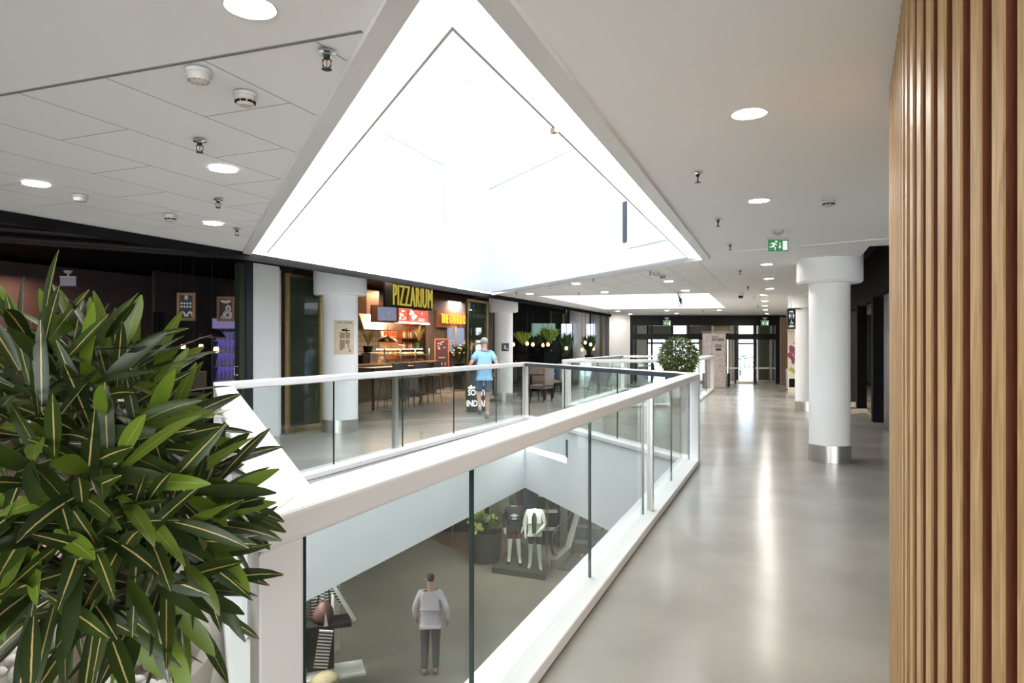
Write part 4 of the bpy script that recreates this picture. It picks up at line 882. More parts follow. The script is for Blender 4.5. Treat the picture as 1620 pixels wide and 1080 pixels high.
# angle zero faces -y ; camera sees the column from the right
a0 = math.atan2(3.17, 12.6) + 0.27
m = MB(); cyl_patch(m, a0 - 0.62, a0 + 0.58, zc - 0.31, zc + 0.31, r); m.build('sheet', M_pap, t, recalc=False)
m = MB()
for (u0, u1, z0, z1) in ((-0.3, -0.02, -0.02, 0.09), (0.02, 0.28, -0.02, 0.09), (-0.3, -0.02, -0.2, -0.04), (0.02, 0.26, -0.12, -0.04), (-0.3, -0.14, -0.23, -0.2), (0.14, 0.24, -0.2, -0.13), (0.2, 0.28, -0.27, -0.21), (0.3, 0.36, -0.27, -0.21)): cyl_patch(m, a0 + u0, a0 + u1, zc + z0, zc + z1, r + 0.002, 4)
m.build('building_drawing', mat('poster_brown', (0.33, 0.22, 0.12), 0.7), t, recalc=False)
m = MB()
for (u0, u1, z0, z1) in ((-0.2, 0.26, 0.115, 0.135), (0.03, 0.08, 0.09, 0.17), (-0.18, 0.0, 0.12, 0.15)): cyl_patch(m, a0 + u0, a0 + u1, zc + z0, zc + z1, r + 0.003, 4)
m.build('crossed_marks', M_black, t, recalc=False)
for k, ch in enumerate('REDDY KITCHENS'):
    aa = a0 - 0.42 + 0.062 * k; text(ch, 'lettering', 0.045, M_posterd, t, ((r + 0.002) * math.sin(aa), -(r + 0.002) * math.cos(aa), zc + 0.265), (math.radians(90), 0, aa), 0.001, sx=0.7) if ch != ' ' else None
# ---------------- right shop front ----------------
def rl(px): return on_line(px, Vector((7.2, 13.2)), V1)
M_plum = mat('plum_panel', (0.07, 0.04, 0.05), 0.35, var=0.2, scale=3)
wallseg('beam_right', Vector((Rx(7), 7)), Vector((Rx(YE), YE)), 2.55, 3.5, 0.2, M_black)
for k, (x0, x1, mm, nm) in enumerate(((1364, 1371, M_black, 'trim_15'), (1391, 1396, M_black, 'trim_16'), (1352, 1355, M_dark, 'trim_17'))):
    q = rl(x0); w_ = (rl(x1) - q).length; wallseg(nm, q, q + V1 * min(w_, 0.35), 0, 2.6, 0.22, mm)
t = thing('shop_panel', 'tall plum coloured poster panel in the black shop front behind the nearest right column', 'panel', (rl(1386).x, rl(1386).y, 0), YAW1)
m = MB(); m.box((0, 0, 1.42), (0.8, 0.06, 2.2)); m.build('panel', M_plum, t)
m = MB(); m.box((0, 0, 0.17), (0.8, 0.065, 0.3)); m.build('base_strip', mat('pale_strip', (0.6, 0.6, 0.6), 0.5), t)
t = thing('shop_panel', 'dark crimson panel next to the slatted wood wall', 'panel', (rl(1408).x, rl(1408).y, 0), YAW1)
m = MB(); m.box((0, 0, 1.28), (1.2, 0.06, 2.5)); m.build('panel', mat('crimson_panel', (0.05, 0.006, 0.012), 0.35, var=0.2), t)
a_, b_ = rl(1372), rl(1381); m = MB(); m.seg(a_, b_, 0.05, 2.55, 0.02); st(m.build('window_7', glassmat('shop_glass', (0.5, 0.5, 0.45), 0.8)))
a_, b_ = rl(1355), rl(1364); m = MB(); m.seg(a_, b_, 0.05, 2.55, 0.02); st(m.build('window_8', M_glass))
m = MB(); a_ = rl(1340) + N1 * 3; b_ = rl(1385) + N1 * 3; m.seg(a_, b_, 0, 3.3, 0.1); st(m.build('wall_right_shop', mat('beige_wall', (0.5, 0.42, 0.34), 0.8, var=0.05)))
m = MB(); q = rl(1383) + N1 * 0.1; m.seg(q, q + N1 * 3.5, 0, 3.3, 0.1); st(m.build('wall_right_shop', M_int))
q = rl(1356) + N1 * 1.6; arealight('shop_fill', (q.x, q.y, 3.1), 90, 0.8, (1, 0.85, 0.68))  # area light added in place of sunlight on the beige wall
t = thing('wood_panel_wall', 'brown vertical wood cladding at the right of the entrance doors', 'wall panel', (0, 0, 0)); t['kind'] = 'structure'
M_bw = woodmat('brown_cladding', (0.14, 0.085, 0.05), (0.26, 0.17, 0.11), 0.5)
m = MB()
for k in range(9):
    a_ = P(1235 + 1.6 * k, 560, 26.4); m.box((a_.x, a_.y, 1.3), (0.034, 0.05, 2.6))
m.build('slats', M_bw, t); m = MB(); a_, b_ = P(1235, 560, 26.5), P(1249, 560, 26.5); m.seg(a_.xy, b_.xy, 0, 2.65, 0.06); m.build('backing', M_bw, t)
m = MB(); a_, b_ = P(1237, 0, YE - 0.1), P(1300, 0, YE - 0.1); m.seg(a_.xy, b_.xy, 0, 2.75, 0.1); st(m.build('wall_far', M_black))
# white poster with orchid
c = P(1256, 555, 22.5); t = thing('flower_poster', 'white upright poster with a dark pink orchid behind the second right column', 'poster', (c.x, 22.5, 0))
m = MB(); m.box((0, 0, 1.15), (0.4, 0.04, 2.3)); m.build('board', mat('poster_white', (0.62, 0.6, 0.55), 0.6), t)
m = MB(); rd = random.Random(5)
for k in range(14):
    x = rd.uniform(-0.14, 0.04); z = 1.0 + 0.5 * rd.random(); r = rd.uniform(0.05, 0.09)
    m.add([(x + r * math.cos(j * 0.785), -0.024 - 0.0004 * k, z + r * 1.2 * math.sin(j * 0.785)) for j in range(8)], [tuple(range(8))])
m.build('orchid_print', mat('orchid', (0.22, 0.05, 0.09), 0.6, var=0.4, scale=12), t)
m = MB()
for x, z in ((-0.1, 0.75), (0.0, 0.68), (0.05, 1.62)): m.add([(x - 0.1, -0.023, z), (x, -0.023, z - 0.06), (x + 0.1, -0.023, z + 0.02), (x, -0.023, z + 0.1)], [(0, 1, 2, 3)])
m.build('leaf_print', mat('leaf_print', (0.35, 0.33, 0.08), 0.6), t)
m = MB(); m.box((-0.02, -0.024, 0.32), (0.3, 0.006, 0.28)); m.build('dark_print', M_black, t)
c = P(1246, 598, 24.0); t = thing('barrier_post', 'short grey metal post standing before the brown wood cladding', 'post', (c.x, 24.0, 0))
m = MB(); m.lathe([(0.055, 0.02), (0.055, 0.72), (0.03, 0.74)], n=20); m.build('post', M_steel, t, smooth=True); m = MB(); m.lathe([(0.1, 0), (0.1, 0.02), (0.05, 0.03)], n=20); m.build('base', M_dark, t)
# toilet sign
c = P(1251.5, 504.5, 15.6); t = thing('toilet_sign', 'black hanging sign with white arrow, toilet, wheelchair and chat symbols by the second right column', 'sign', tuple(c)); 
m = MB(); m.box((0, 0, 0), (0.185, 0.05, 0.45)); m.build('sign_board', mat('sign_black', (0.015, 0.015, 0.017), 0.5), t)
m = MB(); m.box((0.07, 0.0, 0.24), (0.3, 0.04, 0.03)); m.tube([(0, 0, 0.22), (0, 0, CZ - c.z)], 0.012); m.build('bracket', M_steel, t)
m = MB(); y = -0.028
def fl2(pts, mm): mm.add([(x, y, z) for x, z in pts], [tuple(range(len(pts)))])
fl2([(-0.05, 0.155), (0.0, 0.155), (0.0, 0.135), (0.045, 0.165), (0.0, 0.2), (0.0, 0.178), (-0.05, 0.178)], m)
for sx in (-1, 1):
    cx_ = sx * 0.042
    fl2([(cx_ + 0.013 * math.cos(k * 0.785), 0.118 + 0.013 * math.sin(k * 0.785)) for k in range(8)], m)
    fl2([(cx_ - 0.012, 0.1), (cx_ - 0.026, 0.065), (cx_ - 0.018, 0.055), (cx_ - 0.01, 0.075), (cx_ - 0.008, 0.01), (cx_ + 0.008, 0.01), (cx_ + 0.01, 0.075), (cx_ + 0.018, 0.055), (cx_ + 0.026, 0.065), (cx_ + 0.012, 0.1)], m)
m.box((0, y, 0.065), (0.006, 0.002, 0.1))
fl2([(-0.005 + 0.01 * math.cos(k * 0.785), -0.025 + 0.01 * math.sin(k * 0.785)) for k in range(8)], m)
for k in range(12):
    a0_, a1_ = k * 0.5236, (k + 1) * 0.5236
    if k < 11: fl2([(0.03 * math.cos(a0_) - 0.002, -0.095 + 0.03 * math.sin(a0_)), (0.03 * math.cos(a1_) - 0.002, -0.095 + 0.03 * math.sin(a1_)), (0.022 * math.cos(a1_) - 0.002, -0.095 + 0.022 * math.sin(a1_)), (0.022 * math.cos(a0_) - 0.002, -0.095 + 0.022 * math.sin(a0_))], m)
fl2([(-0.01, -0.04), (0.0, -0.04), (0.003, -0.07), (0.026, -0.072), (0.04, -0.105), (0.032, -0.11), (0.02, -0.082), (-0.006, -0.08)], m)
for x in (-0.045, 0.04):
    for k in range(10):
        a0_, a1_ = k * 0.628, (k + 1) * 0.628
        fl2([(x + 0.026 * math.cos(a0_), -0.165 + 0.024 * math.sin(a0_)), (x + 0.026 * math.cos(a1_), -0.165 + 0.024 * math.sin(a1_)), (x + 0.014 * math.cos(a1_), -0.165 + 0.014 * math.sin(a1_)), (x + 0.014 * math.cos(a0_), -0.165 + 0.014 * math.sin(a0_))], m)
fl2([(-0.02, -0.145), (0.02, -0.145), (0.02, -0.185), (-0.02, -0.185)], m)
fl2([(-0.045, -0.185), (-0.03, -0.19), (-0.042, -0.205)], m)
m.build('pictogram', M_sigw, t)

# ---------------- entrance ----------------
def bpx(mb, Y, x0, x1, y0, y1, th=0.06):
    a, b = P(x0, y0, Y), P(x1, y1, Y); mb.box(((a.x + b.x) / 2, Y, (a.z + b.z) / 2), (b.x - a.x, th, a.z - b.z))
Y0 = YE - 0.05
m = MB(); bpx(m, Y0, 997, 1240, 497, 515, 0.3); st(m.build('beam_entrance', M_dark))
def dframe(nm, x0, x1, label):
    t = thing(nm, label, 'door'); t['kind'] = 'structure'; return t
t = dframe('door_1', 997, 1240, 'x')
m = MB(); bpx(m, Y0, 999, 1229, 528, 537, 0.2)
for x0, x1 in ((997, 1001), (1004, 1006.5), (1030, 1032.5), (1088, 1090), (1161, 1164), (1192, 1196.5), (1226, 1230), (1230, 1238)):
    bpx(m, Y0, x0, x1, 515, 607, 0.12)
m.build('frame', M_dark, t)
m = MB(); bpx(m, Y0, 999, 1030, 604, 607, 0.1); bpx(m, Y0, 1164, 1192, 603, 607, 0.1); bpx(m, Y0, 1196, 1226, 603, 607, 0.1); bpx(m, Y0, 1145, 1161, 603, 607, 0.1); m.build('threshold', M_steel, t)
m = MB(); bpx(m, Y0 - 0.1, 1127, 1167, 581, 583.2, 0.04); bpx(m, Y0 - 0.1, 1195, 1226, 581, 583.2, 0.04); bpx(m, Y0 - 0.1, 1010, 1030, 577, 579.5, 0.04); m.build('push_bar', mat('bar_white', (0.8, 0.8, 0.8), 0.4), t)
m = MB(); bpx(m, Y0, 1001, 1226, 516, 606, 0.012); m.build('pane', M_glass, t)
# vestibule and outer wall
M_stone = mat('beige_stone', (0.42, 0.37, 0.3), 0.8, var=0.08, scale=2); M_stone2 = mat('grey_stone', (0.2, 0.18, 0.15), 0.8, var=0.1, scale=2); M_curt = mat('pale_curtain', (0.6, 0.58, 0.5), 0.8, var=0.1, scale=9, stretch=(3, 3, 0.2))
Y1 = 30.9
m = MB()
for x0, x1, y0, y1 in ((990, 1022, 500, 605), (1105, 1150, 500, 605), (1152, 1166, 500, 605)): bpx(m, Y1, x0, x1, y0, y1, 0.1)
st(m.build('wall_vestibule', M_stone))
m = MB()
for x0, x1, y0, y1 in ((1022, 1062, 500, 530), (1052, 1064, 529, 605), (1086, 1092, 500, 605), (1196, 1240, 500, 605), (1092, 1167, 500, 530)): bpx(m, Y1 - 0.02, x0, x1, y0, y1, 0.1)
st(m.build('wall_vestibule', M_stone2))
m = MB()
for x0, x1 in ((1022, 1025), (1062, 1065), (1164, 1168), (1193, 1197), (1086, 1089)): bpx(m, Y1 - 0.1, x0, x1, 500, 603, 0.1)
bpx(m, Y1 - 0.1, 1022, 1066, 541, 544, 0.1); bpx(m, Y1 - 0.1, 1164, 1195, 542, 544.5, 0.1); bpx(m, Y1 - 0.1, 1086, 1106, 541, 544, 0.1); m_ = st(m.build('door_2', M_dark))
m = MB()
for x0, x1 in ((1008, 1014), (1126, 1129), (1155, 1158), (1197.5, 1200), (1218, 1221)): bpx(m, Y1 - 0.3, x0, x1, 504, 604, 0.08)
bpx(m, Y1 - 0.3, 1110, 1165, 524, 526, 0.08); st(m.build('trim_18', mat('bright_frame', (0.8, 0.76, 0.66), 0.5)))
m = MB(); bpx(m, Y1 - 0.5, 1010, 1023, 515, 604, 0.05); tag(m.build('curtain', M_curt), 'pale cream curtain hanging behind the left entrance door', 'curtain')
m = MB(); m.box((7.5, 29.4, 3.0), (12, 3.0, 0.1)); st(m.build('ceiling', mat('vestibule_ceiling', (0.35, 0.33, 0.3), 0.8)))
m = MB(); m.wallquad((4.6, YE), (4.9, 31), 0, 3); m.wallquad((12.4, YE), (12.2, 31), 0, 3); st(m.build('wall_vestibule', M_stone, recalc=False))
m = MB(); m.cap([[(-20, 31), (60, 31), (60, 120), (-20, 120)]], -0.02); st(m.build('ground', mat('paving_outside', (0.6, 0.62, 0.66), 0.7, var=0.1, scale=1)))
m = MB(); m.box((14, 75, 5), (60, 6, 10)); 
o = m.build('background_building', mat('pale_facade', (0.6, 0.62, 0.68), 0.8, var=0.08, scale=0.3)); tag(o, 'pale building across the street seen through the entrance doors', 'building')
for k in range(14):
    for z in (3.2, 6.4): m = MB(); m.box((-10 + 3.5 * k, 71.9, z), (1.6, 0.1, 1.6)); m.build('window', mat('far_window', (0.4, 0.43, 0.5), 0.3), o)
# bicycles outside
def bicycle(loc, yaw, label):
    t = thing('bicycle', label, 'bicycle', loc, yaw, 'bicycles outside'); 
    for x in (-0.5, 0.5):
        m = MB(); m.tube([(x + 0.33 * math.cos(k * 0.3927), 0, 0.34 + 0.33 * math.sin(k * 0.3927)) for k in range(17)], 0.018, 5); m.build('wheel', M_dark, t)
    m = MB()
    for p_, q_ in (((-0.5, 0, 0.34), (-0.2, 0, 0.8)), ((-0.2, 0, 0.8), (0.0, 0, 0.34)), ((-0.5, 0, 0.34), (0.0, 0, 0.34)), ((-0.2, 0, 0.75), (0.35, 0, 0.8)), ((0.0, 0, 0.34), (0.35, 0, 0.78)), ((0.5, 0, 0.34), (0.33, 0, 0.95))): m.beam(p_, q_, 0.035, 0.035)
    m.build('frame', mat('bike_blue', (0.15, 0.2, 0.3), 0.4), t); m = MB(); m.box((-0.22, 0, 0.88), (0.24, 0.12, 0.05)); m.build('saddle', M_dark, t)
    m = MB(); m.tube([(0.3, -0.25, 1.0), (0.33, 0, 0.97), (0.3, 0.25, 1.0)], 0.015, 6); m.build('handlebar', M_dark, t)
for k in range(4): q = P(1171 + 6 * k, 590, 33.5 + 1.6 * k); bicycle((q.x, q.y, 0), 1.2 + 0.3 * k, 'parked bicycle seen through the right entrance door')
# kiosk
c = P(1129.5, 560, 25.2); t = thing('info_kiosk', 'tall patterned kiosk with REDDY KITCHENS lettering in front of the entrance doors', 'kiosk', (c.x, c.y, 0), math.radians(20))
def speckle(name, c0, c1, s):
    m = bpy.data.materials.new(name); m.use_nodes = True; nt = m.node_tree; b = nt.nodes['Principled BSDF']; v = nt.nodes.new('ShaderNodeTexVoronoi'); v.inputs['Scale'].default_value = s
    tc = nt.nodes.new('ShaderNodeTexCoord'); r = nt.nodes.new('ShaderNodeValToRGB'); r.color_ramp.elements[0].position = 0.3; r.color_ramp.elements[1].position = 0.42; r.color_ramp.elements[0].color = (*c0, 1); r.color_ramp.elements[1].color = (*c1, 1)
    nt.links.new(tc.outputs['Object'], v.inputs[0]); nt.links.new(v.outputs['Distance'], r.inputs[0]); nt.links.new(r.outputs[0], b.inputs['Base Color']); b.inputs['Roughness'].default_value = 0.6; return m
Mk = speckle('kiosk_pattern', (0.32, 0.25, 0.25), (0.58, 0.51, 0.49), 16)
m = MB(); m.box((0, 0, 1.0), (0.66, 0.5, 1.98)); m.build('body', Mk, t)
m = MB(); m.box((-0.02, -0.255, 1.8), (0.6, 0.012, 0.28)); m.box((0.0, -0.255, 1.33), (0.46, 0.012, 0.56)); m.box((0.335, 0.0, 1.15), (0.012, 0.34, 1.2)); m.build('label_panel', mat('kiosk_pale', (0.6, 0.55, 0.52), 0.6), t)
text('REDDY', 'lettering', 0.11, M_posterd, t, (-0.14, -0.264, 1.86), (math.radians(90), 0, 0), 0.002, sx=0.9)
text('KITCHENS', 'lettering', 0.14, M_posterd, t, (-0.02, -0.264, 1.75), (math.radians(90), 0, 0), 0.002, sx=0.8, weight=0.004)
m = MB(); m.box((0, -0.264, 1.4), (0.24, 0.006, 0.08)); m.box((0, -0.264, 1.56), (0.3, 0.006, 0.03)); m.box((0, -0.264, 1.5), (0.34, 0.006, 0.03)); m.box((0, -0.264, 1.2), (0.24, 0.006, 0.015))
for z, h in ((1.6, 0.1), (1.38, 0.08), (1.05, 0.12), (0.88, 0.1), (0.7, 0.06)): m.box((0.344, 0, z), (0.006, 0.16, h))
m.build('printed_blocks', M_posterd, t)
c = P(1148.5, 598, 25.6); m = MB(); m.box((0, 0, 0.25), (0.09, 0.3, 0.5)); o = m.build('waste_bin', M_dark); o.location = (c.x + 0.06, c.y, 0); tag(o, 'small dark bin standing right of the patterned kiosk', 'bin')

# ---------------- plants ----------------
def leafmat(name, dark, bright):
    m = bpy.data.materials.new(name); m.use_nodes = True; nt = m.node_tree; b = nt.nodes['Principled BSDF']; L = nt.links
    uv = nt.nodes.new('ShaderNodeUVMap'); sx = nt.nodes.new('ShaderNodeSeparateXYZ'); L.new(uv.outputs[0], sx.inputs[0])
    s1 = nt.nodes.new('ShaderNodeMath'); s1.operation = 'SUBTRACT'; s1.inputs[1].default_value = 0.5; L.new(sx.outputs[0], s1.inputs[0])
    nz = nt.nodes.new('ShaderNodeTexNoise'); nz.inputs['Scale'].default_value = 90; tc = nt.nodes.new('ShaderNodeTexCoord'); L.new(tc.outputs['Object'], nz.inputs['Vector'])
    wv = nt.nodes.new('ShaderNodeMath'); wv.operation = 'MULTIPLY_ADD'; wv.inputs[1].default_value = 0.05; L.new(nz.outputs['Fac'], wv.inputs[0]); L.new(s1.outputs[0], wv.inputs[2])
    sb = nt.nodes.new('ShaderNodeMath'); sb.operation = 'SUBTRACT'; sb.inputs[1].default_value = 0.025; L.new(wv.outputs[0], sb.inputs[0])
    ab = nt.nodes.new('ShaderNodeMath'); ab.operation = 'ABSOLUTE'; L.new(sb.outputs[0], ab.inputs[0])
    at = nt.nodes.new('ShaderNodeVertexColor'); at.layer_name = 'tint'; sp = nt.nodes.new('ShaderNodeSeparateColor'); L.new(at.outputs[0], sp.inputs[0])
    lt = nt.nodes.new('ShaderNodeMath'); lt.operation = 'LESS_THAN'; L.new(ab.outputs[0], lt.inputs[0]); L.new(sp.outputs[1], lt.inputs[1])
    mx = nt.nodes.new('ShaderNodeMix'); mx.data_type = 'RGBA'; mx.inputs[6].default_value = (*dark, 1); mx.inputs[7].default_value = (*bright, 1); L.new(sp.outputs[0], mx.inputs[0])
    m2 = nt.nodes.new('ShaderNodeMix'); m2.data_type = 'RGBA'; m2.inputs[7].default_value = (0.5, 0.38, 0.14, 1); L.new(lt.outputs[0], m2.inputs[0]); L.new(mx.outputs[2], m2.inputs[6])
    L.new(m2.outputs[2], b.inputs['Base Color']); b.inputs['Roughness'].default_value = 0.36; b.inputs['Specular IOR Level'].default_value = 0.35
    return m
M_leaf = leafmat('variegated_leaf', (0.014, 0.026, 0.006), (0.12, 0.18, 0.018))
def foliage(name, ros, parent, loc, LL, WW, rd, m_):
    """ros: (centre, outward direction, count, brightness)"""
    vs, fs, uvs, tints = [], [], [], []; O = Vector(loc)
    NS = 8
    for c, od, n, br in ros:
        od = od.normalized(); a1 = od.cross(Vector((0.3, 0.2, 1))).normalized(); a2 = od.cross(a1)
        for k in range(n):
            ph = k * 2.399 + rd.uniform(-0.3, 0.3); open_ = 0.35 + 1.05 * (k / n) ** 0.8 + rd.uniform(-0.12, 0.12)
            d = (od * math.cos(open_) + (a1 * math.cos(ph) + a2 * math.sin(ph)) * math.sin(open_)).normalized()
            Lf = LL * rd.uniform(0.7, 1.12) * (0.75 + 0.3 * k / n); Wf = WW * rd.uniform(0.8, 1.15)
            nrm = (od - d * od.dot(d)); nrm = nrm.normalized() if nrm.length > 0.05 else a1
            if rd.random() < 0.5: nrm = (nrm + Vector((0, 0, 0.7)) - d * d.z * 0.7).normalized()
            sd = d.cross(nrm).normalized(); droop = rd.uniform(0.1, 1.3); tw = rd.uniform(-0.9, 0.9); fold = rd.uniform(0.12, 0.4)
            bright = 1.0 if (rd.random() < br * (1.5 if k < n * 0.4 else 0.5)) else rd.uniform(0, 0.22); rib = 0.045 if (bright < 0.5 and rd.random() < 0.7) else (0.012 if rd.random() < 0.5 else 0.0)
            b = len(vs); p = Vector(c) - O + d * 0.005 * (n - k); dd = d.copy()
            for i in range(NS + 1):
                u = i / NS; wd = Wf * 0.5 * (math.sin(math.pi * (0.05 + 0.95 * u ** 1.2)) ** 0.62 if i < NS else 0.12)
                s_ = (Matrix.Rotation(tw * u, 3, dd) @ dd.cross(nrm).normalized()) if i else sd
                up = s_.cross(dd)
                vs += [p - s_ * wd + up * wd * fold, p.copy(), p + s_ * wd + up * wd * fold]
                dd = (dd + (Vector((0, 0, -1)) * droop * 0.35 - up * 0.02) / NS * (0.5 + u)).normalized(); p = p + dd * Lf / NS
            for i in range(NS):
                for j in (0, 1):
                    q = b + i * 3 + j; fs.append((q, q + 1, q + 4, q + 3)); uvs.append(((j * 0.5, i / NS), (j * 0.5 + 0.5, i / NS), (j * 0.5 + 0.5, (i + 1) / NS), (j * 0.5, (i + 1) / NS))); tints.append((bright, rib))
    me = bpy.data.meshes.new(name); me.from_pydata([tuple(v) for v in vs], [], fs); me.materials.append(m_)
    me.uv_layers.new(name='UVMap'); me.color_attributes.new('tint', 'FLOAT_COLOR', 'CORNER'); ul = me.uv_layers['UVMap']; cl = me.color_attributes['tint']; i = 0
    for f, t_ in zip(uvs, tints):
        for c in f: ul.data[i].uv = c; cl.data[i].color = (t_[0], t_[1], 0, 1); i += 1
    for p in me.polygons: p.use_smooth = True
    o = bpy.data.objects.new(name, me); COL.objects.link(o); o.parent = parent; return o
M_pot = mat('stone_pot', (0.5, 0.48, 0.43), 0.8, var=0.08, scale=5, bump=0.1)
M_bark = mat('bark', (0.12, 0.09, 0.05), 0.8, var=0.3, scale=30)
M_peb = mat('white_pebble', (0.75, 0.73, 0.7), 0.6, var=0.1, scale=30)
# large plant: rosette centres given where the branches end in space
PC = Vector((-0.98, 1.36, 0)); t = thing('potted_plant', 'large glossy dark leaved plant with yellow midribs in a stone pot at the left foreground', 'plant', tuple(PC))
rd = random.Random(11); ros = []
core = Vector((-0.80, 1.36, 1.36))
RL = [(130, 515, 1.25, .35), (185, 545, 1.2, .3), (75, 545, 1.15, .2), (20, 500, 1.1, .15), (235, 575, 1.3, .45), (10, 590, 1.0, .1), (110, 610, 1.05, .2), (185, 625, 1.1, .25), (265, 640, 1.25, .5), (30, 680, .95, .12), (150, 700, 1.0, .15), (240, 700, 1.1, .2), (300, 690, 1.25, .5),
      (340, 785, 1.25, .25), (375, 812, 1.25, .45), (170, 770, .95, .6), (300, 790, 1.1, .3), (60, 780, .92, .12), (235, 840, .98, .1), (330, 860, 1.15, .3), (120, 860, .92, .1), (20, 860, .9, .45), (290, 890, 1.05, .15), (190, 930, .95, .08), (80, 950, .95, .08), (330, 935, 1.2, .35),
      (255, 990, 1.05, .12), (150, 1020, 1.0, .08), (20, 990, .9, .3), (310, 1000, 1.2, .25), (220, 740, 1.3, .05), (100, 700, 1.3, .05), (60, 620, 1.35, .05), (150, 880, 1.3, .05), (250, 900, 1.3, .05), (90, 1000, 1.2, .05), (-60, 640, 1.1, .1), (-70, 800, 1.1, .1), (-60, 940, 1.1, .1), (40, 740, 1.6, .1), (150, 640, 1.6, .1), (-20, 540, 1.3, .2), (230, 640, 1.35, .1), (200, 1050, 1.2, .1)]
for px, py, Y, br in RL:
    p = P(px, py, Y); p = p - (p - core).normalized() * 0.085; ros.append((p, (p - core) + Vector((0, 0, 0.05)), rd.randint(10, 14), br * 0.9))
foliage('foliage', ros, t, PC, 0.165, 0.0245, rd, M_leaf)
m = MB()
for p, od, n, br in ros:
    b_ = core + Vector((0, 0, -0.25)); mid = core + (p - core) * 0.45 + Vector((0, 0, -0.05)); m.tube([b_ - PC, mid - PC, p - PC], [0.012, 0.008, 0.005], 6)
m.tube([Vector((0.04, 0.02, 0.8)), Vector((0.18, 0.0, 1.15))], [0.022, 0.016], 10); m.build('branches', M_bark, t, smooth='all')
m = MB(); m.lathe([(0.2, 0.0), (0.3, 0.6), (0.36, 0.93), (0.355, 0.95), (0.33, 0.95), (0.32, 0.86), (0.0, 0.85)], n=48, cap=False); m.build('pot', M_pot, t, smooth=True)
def pebbles(par, r, z, n, s, rd):
    m = MB()
    for k in range(n):
        a = rd.uniform(0, 6.28); q = r * math.sqrt(rd.random()); c = (q * math.cos(a), q * math.sin(a), z + rd.uniform(0, s * 0.5)); rr = s * rd.uniform(0.7, 1.2)
        m.lathe([(0, -rr * 0.6), (rr * 0.8, -rr * 0.4), (rr, 0), (rr * 0.8, rr * 0.4), (0, rr * 0.6)], c, 8, cap=False)
    o = m.build('pebbles', M_peb, par, smooth='all'); o['kind'] = 'stuff'
pebbles(t, 0.3, 0.88, 240, 0.019, rd)
# small ball shrub at the far corner of the balustrade
PB = P(1073, 565, 16.2); t = thing('potted_shrub', 'round clipped leafy shrub in a pale pot beyond the far corner of the large balustrade', 'plant', (PB.x, PB.y, 0))
ros = []
for k in range(120):
    z = 1 - 2 * (k + 0.5) / 120; a = k * 2.39996; r = math.sqrt(1 - z * z); d = Vector((r * math.cos(a), r * math.sin(a), z)); ros.append((Vector((PB.x, PB.y, 1.3)) + d * 0.38 * rd.uniform(0.9, 1.05), d, 9, 0.12))
M_leaf2 = leafmat('shrub_leaf', (0.03, 0.055, 0.012), (0.16, 0.22, 0.05))
foliage('foliage', ros, t, (PB.x, PB.y, 0), 0.16, 0.04, rd, M_leaf2)
m = MB(); m.tube([(0, 0, 0.6), (0, 0, 1.3)], 0.03); m.build('trunk', M_bark, t)
m = MB(); m.lathe([(0.18, 0), (0.24, 0.85), (0.22, 0.85), (0.2, 0.78), (0.0, 0.77)], n=32, cap=False); m.build('pot', M_pot, t, smooth=True)

